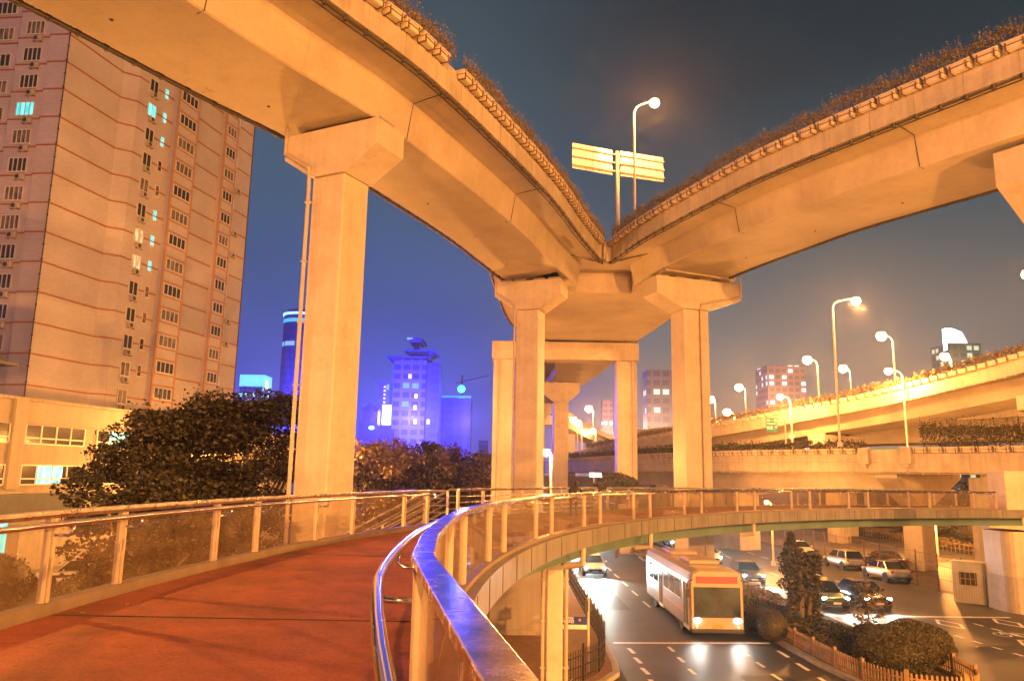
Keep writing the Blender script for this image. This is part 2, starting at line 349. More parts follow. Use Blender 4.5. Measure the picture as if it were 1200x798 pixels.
def tag(o, label=None, cat=None, group=None, kind=None):
    if label: o['label'] = label
    if cat: o['category'] = cat
    if group: o['group'] = group
    if kind: o['kind'] = kind
    return o
def thing(name, label, cat, loc=(0, 0, 0), rz=0., group=None):
    o = bpy.data.objects.new(name, None); COL.objects.link(o); o.empty_display_size = .3
    o.location = loc; o.rotation_euler = (0, 0, rz)
    return tag(o, label, cat, group)
def copy_tree(o, parent=None):
    c = o.copy(); COL.objects.link(c)
    if parent is not None: c.parent = parent
    for ch in list(o.children): copy_tree(ch, c)
    return c
def structure(mb, name, m): return tag(mb.build(name, m), kind='structure')

def spline(pts, step=1.0):
    """even points along a smooth curve through pts"""
    P = [Vector(p) for p in pts]; out = []
    Q = [P[0]*2-P[1]] + P + [P[-1]*2-P[-2]]
    for i in range(1, len(Q)-2):
        a, b, c, d = Q[i-1:i+3]; n = max(2, int((c-b).length/.25))
        for k in range(n):
            t = k/n
            out.append(.5*((2*b)+(c-a)*t+(2*a-5*b+4*c-d)*t*t+(3*b-a-3*c+d)*t*t*t))
    out.append(P[-1])
    res = [out[0]]; acc = 0.
    for p, q in zip(out, out[1:]):
        L = (q-p).length; s0 = 0.
        while acc + (L-s0) >= step:
            s0 += step-acc; acc = 0.; res.append(p.lerp(q, s0/L))
        acc += L-s0
    if (res[-1]-out[-1]).length > step*.3: res.append(out[-1])
    return res
def offset(path, o):
    r = []
    for k, p in enumerate(path):
        a = path[max(k-1, 0)]; b = path[min(k+1, len(path)-1)]; d = (b-a); d = Vector((d.x, d.y)).normalized()
        r.append(Vector((p.x+d.y*o, p.y-d.x*o) + ((p.z,) if len(p) == 3 else ())))
    return r
def point_light(name, loc, power, col, radius=.2, parent=None, spot=None, aim=None):
    d = bpy.data.lights.new(name, 'SPOT' if spot else 'POINT'); d.energy = power; d.color = col; d.shadow_soft_size = radius
    if spot: d.spot_size = spot; d.spot_blend = .6
    o = bpy.data.objects.new(name, d); COL.objects.link(o); o.location = loc
    if aim is not None: o.rotation_euler = (Vector(aim)).to_track_quat('-Z', 'Y').to_euler()
    if parent is not None: o.parent = parent
    return o
SODIUM = (1., .38, .078)
def wloc(o):
    l = Vector((0, 0, 0))
    while o is not None: l = l + o.location; o = o.parent
    return l
def W(mb, name, m, parent, **k):
    """a part whose shape was laid out in world coordinates"""
    l = wloc(parent); mb.v = [(v[0]-l.x, v[1]-l.y, v[2]-l.z) for v in mb.v]
    return mb.build(name, m, parent, **k)

# ================================================================== footbridge
CC = Vector((36.6, 8.0)); RI, RO = 37.25, 41.4; DZ = 5.7
def ring(R, deg, z=None):
    t = math.radians(deg); p = (CC.x-R*math.cos(t), CC.y+R*math.sin(t))
    return Vector(p) if z is None else Vector((*p, z))
def arc(R, a, b, step=1.0):
    n = max(2, int(abs(b-a)/step)); return [ring(R, a+(b-a)*k/n) for k in range(n+1)]
bridge = thing('footbridge', 'curved pedestrian bridge with red deck and pale steel edge girder', 'footbridge', (-1.9, 8, 0))
mb = MB(); mb.sweep([(-RO-.12, 5.4), (-RO-.12, 5.7), (-RI+.12, 5.7), (-RI+.12, 5.4)], [CC+Vector((0, 0))]*0 or arc(0.0001, -25, 79)) if False else None
def ring_solid(r0, r1, z0, z1, a, b, step=1.0):
    m = MB(); m.sweep([(0, z0), (0, z1), (r1-r0, z1), (r1-r0, z0)], list(reversed(arc(r0, a, b, step)))) ; return m
W(ring_solid(RI-.02, RO+.02, 5.62, 5.70, -30, 79), 'deck_surface', M['deck'], bridge)
W(ring_solid(RI-.24, RI-.02, 5.30, 5.76, -30, 79), 'edge_fascia', M['girder'], bridge)
W(ring_solid(RO+.02, RO+.24, 5.30, 5.76, -30, 79), 'edge_fascia', M['girder'], bridge)
W(ring_solid(RI+.45, RI+1.0, 4.86, 5.62, -30, 79), 'box_girder', M['girder_dark'], bridge)
W(ring_solid(RO-1.0, RO-.45, 4.86, 5.62, -30, 79), 'box_girder', M['girder_dark'], bridge)
for d in range(-27, 78, 9):
    mb = MB(); a, b = ring(RI+.12, d+.4, 5.703), ring(RO-.12, d+.4, 5.703); mb.bar(a, b, .02, .008); W(mb, 'deck_seam', M['joint'], bridge)
mb = MB()
for d in range(-29, 79):
    for q in (0, .5):
        a = ring(RI+1.0, d+q, 5.36); b = ring(RO-1.0, d+q, 5.36); mb.bar(a, b, .16, .5)
W(mb, 'ribbed_underside', M['teal'], bridge)
mb = MB()
for d in [x*2.44+.3 for x in range(-12, 32)]:
    p = ring(RI-.243, d); t = math.radians(d)
    mb.box((p.x, p.y, 5.53), (.012, .02, .44), rz=-t)
W(mb, 'fascia_seam', M['joint'], bridge)
for d in (21.5, 31.5, 46): # short drain spouts under the edge girder
    mb = MB(); p = ring(RI-.1, d); mb.tube([(p.x, p.y, 5.3), (p.x, p.y, 4.84), (p.x-.5, p.y+.2, 4.78)], .09, 8)
    W(mb, 'drain_spout', M['pipe'], bridge)
mb = MB(); mb.v = []; 
for k in range(4):
    p = ring(RO-.35-.18*k, 0.6+1.3*k*.6); mb.box((p.x, p.y, 5.706), (.05, .03, .006), rz=k)
W(mb, 'fallen_leaf', M['leaf_p'], bridge)

def railing(R, posts, inside, label, glazed=True, cap_w=.13, ends=(None, None), tube=True, capm='steel', tube_end=None):
    """inside: +1 when the deck lies at larger radius"""
    base_R = R
    def rr(a): return base_R-(.145*min(1., max(0., (-5.4-a)/4.4)) if base_R == RI else 0.)
    g = ring(R, posts[0]); root = thing('bridge_railing', label, 'railing', (g.x, g.y, DZ))
    # cap: straight lengths between the posts, mitred
    pts = [ring(rr(a), a) for a in posts]
    c = MB(); c.sweep([(-cap_w/2, 1.01), (-cap_w/2, 1.05), (cap_w/2, 1.05), (cap_w/2, 1.01), (cap_w/2-.02, .97), (-cap_w/2+.02, .97)], pts, [DZ]*len(pts))
    W(c, 'cap_rail', M[capm], root, bevel=.006)
    k = MB(); k.sweep([(-.09, 0), (-.09, .12), (.09, .12), (.09, 0)], [ring(rr(posts[0]+(posts[-1]-posts[0])*k/120), posts[0]+(posts[-1]-posts[0])*k/120) for k in range(121)], [DZ]*121)
    W(k, 'base_plate', M['kerbplate'], root)
    for a in posts:
        p = ring(rr(a), a); t = math.radians(a); m = MB()
        m.box((p.x, p.y, DZ+.545), (.10, .018, .85), rz=-t)
        for s in (-1, 1):
            q = Vector((math.sin(t), math.cos(t)))*.045*s
            m.box((p.x+q.x, p.y+q.y, DZ+.545), (.065, .03, .85), rz=-t)
        W(m, 'post', M['post_steel'], root)
    if glazed:
        for a, b in zip(posts, posts[1:]):
            p, q = ring(rr(a), a), ring(rr(b), b); d = (q-p).normalized()*.06; m = MB()
            m.bar((p.x+d.x, p.y+d.y, DZ+.545), (q.x-d.x, q.y-d.y, DZ+.545), .012, .80)
            W(m, 'glass_panel', M['glass'], root)
    else:
        m = MB()
        for z in (.28, .45, .62, .8):
            m.tube([Vector((*ring(R, posts[0]+(posts[-1]-posts[0])*k/20), DZ+z)) for k in range(21)], .018, 6)
        W(m, 'horizontal_bars', M['steel'], root)
    if tube:
        Rt = R + .24*inside; a1 = tube_end or posts[-1]
        m = MB(); m.tube([Vector((*ring(rr(posts[0]+(a1-posts[0])*k/110)+Rt-R, posts[0]+(a1-posts[0])*k/110), DZ+.93)) for k in range(111)], .03, 14)
        hr = W(m, 'handrail', M['tube'], root, smooth=True)
        for a in posts:
            if a > a1: continue
            p, q = ring(rr(a)+.05*inside, a), ring(rr(a)+Rt-R, a); t2 = ring(Rt, a+.12); m = MB()
            m.tube([(p.x, p.y, DZ+.80), (p.x+(q.x-p.x)*.75, p.y+(q.y-p.y)*.75, DZ+.80), (q.x, q.y, DZ+.83), (q.x, q.y, DZ+.93)], .016, 8)
            W(m, 'bracket', M['tube'], hr, smooth=True)
    return root
ip = [-19.5, -17., -12.2, -9.8, -5.4, -3.0, .9, 3.4] + [a+7.3*k for k in range(10) for a in (7.6, 10.0)]
ip = [a for a in ip if a < 77.5]
railing(RI, ip, 1, 'curved inner glass railing with broad steel cap beside the camera', capm='steel_cap')
railing(RO, [-14.5, -12.4, -9, -6.8, -4.6, -2.2, .4, 2.4, 6, 8, 11.5, 14, 18, 20], -1, 'outer glass railing on the left of the red deck, ending at the stairs', cap_w=.11)
railing(RO+.3, [23.6, 26, 30, 34, 38], -1, 'open barred railing on the far outer edge beyond the stairs', glazed=False, cap_w=.09, tube=False)
railing(RO, [38.6, 41, 45.9, 48.3, 53.2, 55.6, 60.5, 63, 68, 70.4, 75.3, 77.5], -1, 'far outer glass railing of the bridge over the road', cap_w=.11, tube=False)

# ---- stairs going down to the left
s0 = ring(RO+.25, 21.8); sd = Vector((-.985, .17)); sn = Vector((.17, .985))
stairs = thing('bridge_stairs', 'stairs with slanting barred handrails going down from the red deck', 'stairs', (s0.x, s0.y, 0))
mb = MB()
for k in range(36):
    c = s0 + sd*(.15+.3*k); mb.box((c.x, c.y, DZ-.02-.157*k-.1), (.31, 2.5, .2), rz=math.atan2(sd.y, sd.x))
W(mb, 'steps', M['conc_dark'], stairs)
for s in (-1.3, 1.3):
    b0 = s0+sn*s; e = b0+sd*10.8; m = MB()
    m.bar((b0.x, b0.y, DZ-.12), (e.x, e.y, DZ-.12-5.65), .12, .34); W(m, 'stringer', M['girder'], stairs)
    m = MB()
    for z, r in ((1.02, .04), (.82, .02), (.62, .02), (.42, .02), (.24, .02)):
        m.tube([(b0.x+.5, b0.y, DZ+z), (b0.x, b0.y, DZ+z), (e.x, e.y, DZ+z-5.65)], r, 8)
    W(m, 'handrail', M['steel'], stairs)
    for k in range(6):
        p = b0+sd*(.1+2.1*k); m = MB(); zz = DZ-5.65*(.1+2.1*k)/10.8
        m.box((p.x, p.y, zz+.5), (.07, .07, 1.05)); W(m, 'post', M['steel'], stairs)

# ---- what carries the bridge
def bridge_column(deg, R, label, z1=4.86):
    p = ring(R, deg); t = math.radians(deg); o = thing('bridge_column', label, 'column', (p.x, p.y, 0))
    m = MB(); m.box((0, 0, z1/2), (.44, .44, z1), rz=-t+.37); m.build('shaft', M['conc_pier'], o, bevel=.04)
    for s in (-1, 1):
        m = MB(); q = Vector((.315*s, 0)); m.tube([(q.x, -.08, 0), (q.x, -.08, z1-.15), (q.x*.8, .1, z1+.1)], .055, 8)
        for z in (.9, 2.1, 3.3, 4.4): m.box((q.x, -.06, z), (.15, .15, .04))
        m.build('drain_pipe', M['pipe'], o)
    m = MB(); m.box((0, 0, z1-.12), (.64, .64, .12), rz=-t+.5); m.build('cap_plate', M['girder'], o)
    return o
bridge_column(21.7, RI+.75, 'slim boxed bridge column with pipes rising past the sidewalk')
bridge_column(-16, RI+1.5, 'slim boxed bridge column below the near deck')
ab = thing('bridge_pier', 'broad pale rounded pier under the far right end of the footbridge', 'pier', (29.6, 46.4, 0))
m = MB(); pr = []
for k in range(24):
    t = 2*PI*k/24; pr.append((math.copysign(abs(math.cos(t))**.55, math.cos(t))*1.15, math.copysign(abs(math.sin(t))**.55, math.sin(t))*1.5))
m.prism(pr, 0, 4.5); m.build('shaft', M['conc_pier'], ab)
m = MB(); m.prism([(x*1.003, y*1.003) for x, y in pr], .0, 2.0); m.build('painted_base', mat('grey_base_paint', (.36, .31, .27), .6, var=.12, streak=.1), ab)
m = MB(); m.prism([(-2.3, -1.7), (1.3, -1.7), (1.3, 1.7), (-2.3, 1.7)], lambda p: 4.5 if p[0] > -1.2 else 4.75, 4.86); m.build('cap', M['conc_pier'], ab)
m = MB(); m.box((.2, .1, 6.4), (1.6, 1.7, 3.1)); m.build('upper_shaft', M['conc_pier'], ab, bevel=.06)

# ================================================================== elevated roads
def clips(path, z, every, r, parent, mtl, name='drain_pipe'):
    m = MB(); m.tube([Vector((p.x, p.y, z)) for p in path], r, 8)
    for k, p in enumerate(path):
        if k % every == 0: m.box((p.x, p.y, z+.02), (.14, .14, .22))
    W(m, name, mtl, parent)

def ramp(name, label, edge, side, total, o_web, o_sof, w_sof, z_sof, zdeck=22.2, pipe_far=True, joints=()):
    """edge: the parapet line; side +1 when the deck lies to its right"""
    root = thing(name, label, 'elevated road', (edge[0].x, edge[0].y, 0)); s = side
    P = lambda pts: [(s*o, z) for o, z in (pts if s > 0 else list(reversed(pts)))]
    m = MB(); m.sweep(P([(.26, zdeck), (.26, zdeck+.2), (total-.26, zdeck+.2), (total-.26, zdeck), (total-o_web, zdeck-.2), (o_web, zdeck-.2)]), edge)
    W(m, 'deck_slab', M['conc'], root)
    m = MB(); m.sweep(P([(o_web, zdeck-.201), (total-o_web, zdeck-.201), (o_sof+w_sof, z_sof+.12), (o_sof+w_sof-.15, z_sof), (o_sof+.06, z_sof), (o_sof, z_sof+.05)]), edge)
    W(m, 'box_girder', M['conc'], root)
    for o0 in (0, total-.26):
        m = MB(); m.sweep(P([(o0, zdeck-.06), (o0, zdeck+1.15), (o0+.26, zdeck+1.15), (o0+.26, zdeck-.06)]), edge)
        W(m, 'parapet', M['conc_wall'], root)
    m = MB()
    for k, p in enumerate(edge[1:-1:2]):
        a, b = edge[1:][k*2-1 if k else 0], edge[k*2+2]; d = (b-a).normalized()
        q = p + Vector((d.y, -d.x))*(-.003*s); m.box((q.x, q.y, zdeck+.5), (.012, .018, 1.1), rz=math.atan2(d.y, d.x))
    W(m, 'parapet_joint', M['conc_dark'], root)
    clips(offset(edge, s*.10), zdeck-.16, 1, .05, root, M['pipe_dark'] if side < 0 else M['pipe'])
    m = MB(); m.tube([Vector((p.x, p.y, zdeck-.2)) for p in offset(edge, s*.30)], .028, 6); W(m, 'cable', M['pipe_dark'], root)
    if pipe_far:
        clips(offset(edge, s*(o_sof+w_sof+.10)), z_sof+.03, 1, .085, root, M['pipe_dark'], 'cable_tray')
    for kj in joints:
        n_ = Vector((edge[kj+1].y-edge[kj-1].y, -(edge[kj+1].x-edge[kj-1].x))).normalized()*s; m = MB()
        m.tube([Vector((edge[kj].x+n_.x*o, edge[kj].y+n_.y*o, z)) for o, z in ((.3, zdeck-.04), (o_web, zdeck-.2), (o_sof-.01, z_sof+.02), (o_sof+.3, z_sof-.003))], .018, 5); W(m, 'expansion_joint', M['joint'], root)
    m = MB()
    for kj in range(2, len(edge)-2, 4):
        n_ = Vector((edge[kj+1].y-edge[kj-1].y, -(edge[kj+1].x-edge[kj-1].x))).normalized()*s
        m.tube([Vector((edge[kj].x+n_.x*o, edge[kj].y+n_.y*o, z)) for o, z in ((.3, zdeck-.002), (o_web, zdeck-.2), (o_sof, z_sof+.03), (o_sof+w_sof, z_sof+.002))], .007, 4)
    W(m, 'formwork_seam', M['conc_dark'], root)
    m = MB()
    for k in range(3, len(edge)-2, 6):
        d = (edge[k+1]-edge[k-1]).normalized(); c = edge[k]+Vector((d.y, -d.x))*s*(o_sof+w_sof*(.3+.35*(k % 2))); m.box((c.x, c.y, z_sof), (.10, .10, .03))
    W(m, 'weep_hole', M['joint'], root)
    return root
LF = spline([(-24, -10), (-18.2, 1.5), (-12.2, 12.2), (-9.0, 17.2), (-6.03, 22.55), (-3.25, 27.3), (-.12, 34.4), (2.33, 40.6), (4.45, 47.1), (6.35, 52.4)], 1.0)
RFp = spline([(6.75, 52.4), (8.15, 46.95), (11.0, 39.4), (12.6, 35.9), (16.1, 30.1), (18.75, 26.0), (22.6, 20.6), (28, 13.5), (36, 4)], 1.0)
left_ramp = ramp('elevated_ramp', 'curved concrete ramp passing overhead from the upper left to the fork', LF, -1, 8.2, 1.65, 1.9, 4.45, 20.5, joints=[min(range(len(LF)), key=lambda i: abs(LF[i].y-y)) for y in (28.8, 19.5, 38.5)])
right_ramp = ramp('elevated_ramp', 'curved concrete ramp sweeping overhead from the fork to the upper right', RFp, -1, 9.3, 1.6, 1.85, 5.45, 20.6, pipe_far=True, joints=[min(range(len(RFp)), key=lambda i: abs(RFp[i].y-y)) for y in (40.5, 30.5)])

# the trunk behind the fork
trunk = thing('elevated_trunk_road', 'trunk viaduct behind the fork where both concrete ramps join', 'elevated road', (5.3, 60, 0))
m = MB()
soff = [(2.9, 49.3), (4.1, 55.0), (8.7, 55.0), (9.9, 48.4), (15.2, 50.9), (13.5, 63.5), (12.4, 75.5), (12.1, 88), (11.6, 101), (10.6, 115), (9.6, 134), (7.6, 152), (3, 172), (-2, 168), (1.6, 150), (4.2, 132), (5.6, 114), (5.9, 101), (5.0, 88), (1.6, 75.5), (.4, 63), (-.9, 53.4)]
m.prism(soff, 20.5, 22.0); W(m, 'box_girder', M['conc'], trunk)
slab = [(4.3, 50.6), (6.35, 52.6), (6.8, 52.6), (8.4, 50.6), (17.0, 50.6), (15.2, 63.5), (14.1, 75.5), (13.7, 88), (13.1, 101), (12.1, 115), (11.1, 134), (9.2, 153), (4.4, 174), (-3.6, 167), (.1, 149.5), (2.7, 131.5), (4.1, 114), (4.4, 101), (3.4, 88), (.0, 75.5), (-1.2, 63), (-1.8, 52.4)]
m = MB(); m.prism(slab, 22.0, 22.4); W(m, 'deck_slab', M['conc'], trunk)
for pl in (slab[4:13], slab[13:]):
    e = spline(pl, 2.0); m = MB(); m.sweep([(-.13, 22.02), (-.13, 23.4), (.13, 23.4), (.13, 22.02)], e); W(m, 'parapet', M['conc_wall'], trunk)
    clips(e, 22.0, 1, .07, trunk, M['pipe_dark'])
m = MB(); m.tube([(2.95, 49.25, 20.5), (3.6, 50.2, 22.0), (5.7, 51.9, 22.0)], .035, 6); m.tube([(9.85, 48.35, 20.5), (9.2, 49.6, 22.0), (7.4, 51.6, 22.0)], .035, 6); W(m, 'expansion_joint', M['joint'], trunk)
m = MB(); m.box((6.57, 52.3, 22.85), (.5, .7, 1.3)); m.box((6.57, 51.9, 22.3), (.22, .3, .6)); W(m, 'fork_nose', M['conc_wall'], trunk)
m = MB(); m.box((6.3, 54.7, 23.9), (.5, .35, .75)); W(m, 'control_cabinet', M['white'], trunk)

# piers
def hammer(name, label, c, ang, w, d, z_cap, half_l, half_r, z_end, z_neck, pipe=0, z0=0.):
    """ang: heading of the road above (radians from +y, clockwise)"""
    o = thing(name, label, 'pier', (c[0], c[1], z0), -ang)
    m = MB(); m.box((0, 0, (z_neck-z0)/2), (w, d, z_neck-z0)); m.build('shaft', M['conc_pier'], o, bevel=.07)
    m = MB(); d2 = d/2+.12
    pr = [(-half_l, z_cap-z0), (-half_l, z_end-z0), (-w/2-.02, z_neck-z0), (w/2+.02, z_neck-z0), (half_r, z_end-z0), (half_r, z_cap-z0)]
    i = len(m.v); n = len(pr)
    m.v += [(x, -d2, z) for x, z in pr] + [(x, d2, z) for x, z in pr]
    m.f.append(tuple(range(n))); m.f.append(tuple(reversed(range(n, 2*n))))
    for k in range(n): m.f.append((k, (k+1) % n, n+(k+1) % n, n+k))
    m.build('cap', M['conc_pier'], o, bevel=.03)
    for x in (-half_l*.72, -half_l*.28, half_r*.3, half_r*.74):
        m = MB(); m.box((x, 0, z_cap-z0+.12), (.8, .9, .23)); m.build('bearing', M['conc_dark'], o)
    if pipe:
        px = pipe*(w/2+.05) if abs(pipe) == 1 else pipe; s = 1 if pipe > 0 else -1; y = -d2-.07
        h = half_r if s > 0 else half_l
        m = MB(); m.tube([(s*(h-.1), y, z_cap-z0+.5), (s*(h-.1), y, z_end-z0+.25), (px, y, z_neck-z0+.35), (px, y+.05, z_neck-z0-.3), (px, y+.05, .1)], .075, 8)
        for k in range(8): m.box((px, y+.07, 1+(z_neck-z0-2)*k/7), (.24, .16, .05))
        m.build('drain_pipe', M['pipe'], o)
    return o
hammer('viaduct_pier', 'tall square pier with flared cap under the left ramp, nearest the deck', (-6.75, 28.4), math.radians(26), 1.52, 1.52, 20.2, 2.15, 2.25, 19.2, 18.3, pipe=-1)
hammer('viaduct_pier', 'tall pier under the left ramp just before the fork', (1.25, 51.4), math.radians(19), 1.58, 1.58, 20.2, 2.35, 2.35, 19.2, 18.2, pipe=-1)
hammer('viaduct_pier', 'tall pier on the planted median under the right ramp', (11.9, 50.6), math.radians(-19), 1.9, 1.7, 20.25, 3.0, 3.5, 19.1, 18.2, pipe=.25)
hammer('viaduct_pier', 'pier head of the right ramp cut by the right edge of the picture', (22.6, 30.2), math.radians(-33), 1.9, 1.7, 20.3, 3.35, 3.2, 18.9, 17.6)
hammer('viaduct_pier', 'far single pier with flared cap seen through the portal frame', (7.0, 109), math.radians(-3), 2.1, 2.0, 20.2, 3.0, 2.6, 18.8, 17.4)
hammer('viaduct_pier', 'most distant pier of the trunk road half hidden behind others', (5.0, 141), math.radians(-8), 2.2, 2.0, 20.2, 2.8, 2.8, 18.8, 17.4)
portal = thing('portal_pier', 'portal frame of two pillars and a cross beam over the road', 'pier', (5.3, 76, 0))
for x in (-6.1, 6.05):
    m = MB(); m.box((x, 0, 9.25), (1.95, 1.9, 18.5)); m.build('pillar', M['conc_pier'], portal, bevel=.07)
    m = MB(); px = x+(.55 if x > 0 else -.45); m.tube([(px, -1.05, .1), (px, -1.05, 20)], .08, 8)
    for k in range(9): m.box((px, -1.02, 1+2*k), (.26, .16, .05))
    m.build('drain_pipe', M['pipe'], portal)
m = MB(); m.box((0, 0, 19.38), (14.5, 2.3, 1.75)); m.build('cross_beam', M['conc_pier'], portal, bevel=.04)
m = MB()
for x in (-5, -2, 1, 4): m.box((x, 0, 20.37), (.9, .9, .2))
m.build('bearing', M['conc_dark'], portal)

# ---- lower viaduct along the far side of the road
LV = spline([(52, 33.5), (44, 43), (36.05, 54.4), (29.0, 64.0), (20.4, 76.5), (14.35, 95), (9.6, 119), (6.5, 145), (3, 190), (-4, 260)], 1.15)
lower = thing('lower_viaduct', 'low viaduct with stained parapet and hedge running behind the footbridge', 'elevated road', (29, 64, 0))
m = MB(); m.sweep([(.3, 8.0), (.3, 8.6), (13.7, 8.6), (13.7, 8.0)], LV); W(m, 'deck_slab', M['conc_dark'], lower)
for o0 in (0, 13.7):
    m = MB(); m.sweep([(o0, 7.95), (o0, 9.75), (o0+.3, 9.75), (o0+.3, 7.95)], LV); W(m, 'parapet', M['conc_wall'], lower)
kk = next(i for i, p in enumerate(LV) if p.y > 62.5)
m = MB(); m.sweep([(2.2, 8.0), (2.6, 6.35), (9.5, 6.35), (9.9, 8.0)], [p for p in LV[kk:] if p.y < 112]); W(m, 'box_girder', M['conc'], lower)
clips(offset(LV, .12), 7.86, 1, .05, lower, M['pipe'])
m = MB()
for k in range(2, len(LV)-3, 4):
    d = (LV[k+1]-LV[k-1]).normalized(); q = LV[k]+Vector((d.y, -d.x))*(-.003); m.box((q.x, q.y, 8.85), (.02, .02, 1.75), rz=math.atan2(d.y, d.x))
W(m, 'parapet_joint', M['conc_dark'], lower)
m = MB(); m.sweep([(-.03, 8.72), (-.03, 8.76), (.0, 8.76), (.0, 8.72)], LV[kk:]); W(m, 'ledge', M['conc_dark'], lower)
for yy in (63.2, 60.8):
    k = next(i for i, p in enumerate(LV) if p.y > yy); d = (LV[k+1]-LV[k-1]).normalized(); q = LV[k]+Vector((d.y, -d.x))*(-.12)
    m = MB(); m.box((q.x, q.y, 9.25), (.9, .34, 1.3), rz=math.atan2(d.y, d.x)); m.box((q.x, q.y, 8.5), (.45, .3, .5), rz=math.atan2(d.y, d.x)); W(m, 'lamp_pedestal', M['conc_wall'], lower, bevel=.03)
m = MB(); m.tube([Vector((p.x, p.y, 9.9)) for p in offset(LV, 13.85)], .05, 6); m.tube([Vector((p.x, p.y, 10.35)) for p in offset(LV, 13.85)], .05, 6)
for p in offset(LV, 13.85)[::3]: m.box((p.x, p.y, 10.05), (.08, .08, .7))
W(m, 'guard_rail', M['teal'], lower)  # teal light along the rail is put into its colour
def lv(y, o=0.):
    k = min(range(len(LV)), key=lambda i: abs(LV[i].y-y)); d = (LV[min(k+1, len(LV)-1)]-LV[k-1]).normalized()
    q = LV[k]+Vector((d.y, -d.x))*o; return q, math.atan2(d.x, d.y)
for y, lab, hl in ((56.5, 'pier with long slanting cap arm at the right end of the low viaduct', 4.6), (63.0, 'dim pier with slanting cap arm under the low viaduct', 4.6)):
    q, a = lv(y, 5.6); hammer('low_viaduct_pier', lab, q, a, 2.0, 1.6, 7.92, hl, 6.2, 7.5, 5.2, z0=0)
for y, o, lab in ((80, 6.2, 'squat square pier under the low viaduct behind the parked cars'), (84.5, 3.2, 'pale square pier under the low viaduct beside a round one'), (112, 6, 'far squat pier under the low viaduct over the road')):
    q, a = lv(y, o); p = thing('low_viaduct_pier', lab, 'pier', (q.x, q.y, 0), -a)
    m = MB(); m.box((0, 0, 2.9), (2.6, 2.0, 5.8)); m.build('shaft', M['conc_pier'], p, bevel=.06)
    m = MB(); m.box((0, 0, 6.0), (4.2, 2.2, .6)); m.build('cap', M['conc_pier'], p)
q, a = lv(82, 4.8); p = thing('low_viaduct_pier', 'round column under the low viaduct between two square ones', 'pier', (q.x, q.y, 0))
m = MB(); m.lathe([(.85, 0), (.85, 5.6), (1.3, 6.1), (1.3, 6.3)], n=20); m.build('shaft', M['conc_pier'], p, smooth=True)

# ---- rising ramp behind it
HVp = [(45.5, 50, 18.6), (45.0, 58, 17.6), (43.9, 65, 16.72), (42.1, 73, 16.0), (38.2, 86, 14.9), (26.1, 104, 12.6), (17, 122, 11.0), (10, 145, 9.6)]
HV = spline(HVp, 1.15)
high = thing('rising_viaduct', 'bright ramp with hedge climbing to the right above the low viaduct', 'elevated road', (42, 73, 0))
hz = [p.z for p in HV]; H2 = [Vector((p.x, p.y)) for p in HV]
m = MB(); m.sweep([(.3, 0), (.3, .5), (9.2, .5), (9.2, 0)], H2, hz); W(m, 'deck_slab', M['conc'], high)
for o0 in (0, 9.2):
    m = MB(); m.sweep([(o0, -.05), (o0, 1.55), (o0+.3, 1.55), (o0+.3, -.05)], H2, hz); W(m, 'parapet', M['conc_wall'], high)
m = MB(); m.sweep([(1.7, 0), (2.1, -1.6), (7.2, -1.6), (7.6, 0)], H2, hz); W(m, 'box_girder', M['conc'], high)
m = MB(); m.tube([Vector((p.x-.05, p.y-.02, p.z-.08)) for p in HV], .05, 6)
for p in HV: m.box((p.x-.03, p.y, p.z-.08), (.14, .14, .2))
W(m, 'drain_pipe', M['pipe'], high)
def hv(y, o=0.):
    k = min(range(len(HV)), key=lambda i: abs(HV[i].y-y)); d = Vector((HV[k+1].x-HV[k-1].x, HV[k+1].y-HV[k-1].y)).normalized()
    q = H2[k]+Vector((d.y, -d.x))*o; return q, math.atan2(d.x, d.y), HV[k].z
for y, lab in ((66, 'pier head with slanting arm under the rising ramp at the right edge'), (91, 'smaller pier head under the middle of the rising ramp'), (118, 'farthest pier head under the low end of the rising ramp')):
    q, a, z = hv(y, 4.4); hammer('rising_ramp_pier', lab, q, a, 2.0, 1.8, z-1.85, 3.7, 3.7, z-3.1, z-4.0, pipe=-1)

# ---- a level viaduct farther back, seen below the rising ramp
MV = spline([(74, 48), (64, 66), (52, 87), (41, 106), (30, 126), (20, 146)], 2.0)
mid = thing('middle_viaduct', 'level viaduct glimpsed below the rising ramp and behind the low one', 'elevated road', (52, 87, 0))
m = MB(); m.sweep([(0, 14.3), (0, 15.7), (.3, 15.7), (.3, 14.7), (9, 14.7), (9, 14.3)], MV); W(m, 'deck_slab', M['conc_wall'], mid)
m = MB(); m.sweep([(.9, 14.3), (1.3, 11.9), (7, 11.9), (7.4, 14.3)], MV); W(m, 'box_girder', M['conc'], mid)
for k in (12, 32, 50):
    p = MV[k]; m = MB(); m.box((p.x+3.2, p.y+2.2, 5.95), (2, 2, 11.9)); W(m, 'pier_shaft', M['conc_pier'], mid)

DV = spline([(6, 180, 20.6), (12, 198, 19.4), (19.5, 216, 17.8), (30, 238, 15.8), (44, 262, 13.6), (60, 284, 11.4)], 2.0)
desc = thing('descending_ramp', 'brightly lit far ramp curving down to the right beyond the single pier', 'elevated road', (19.5, 216, 0))
dz = [p.z for p in DV]; D2 = [Vector((p.x, p.y)) for p in DV]
m = MB(); m.sweep([(0, -.2), (0, 1.1), (.3, 1.1), (.3, .3), (7.7, .3), (7.7, 1.1), (8, 1.1), (8, -.2)], D2, dz); W(m, 'deck_slab', M['conc_wall'], desc)
m = MB(); m.sweep([(1.5, -.2), (1.9, -1.7), (6.1, -1.7), (6.5, -.2)], D2, dz); W(m, 'box_girder', M['conc'], desc)
for k in (10, 28):
    p = DV[k]; m = MB(); m.box((p.x+3.2, p.y-2.4, (p.z-1.7)/2), (1.8, 1.8, p.z-1.7)); W(m, 'pier_shaft', M['conc_pier'], desc)
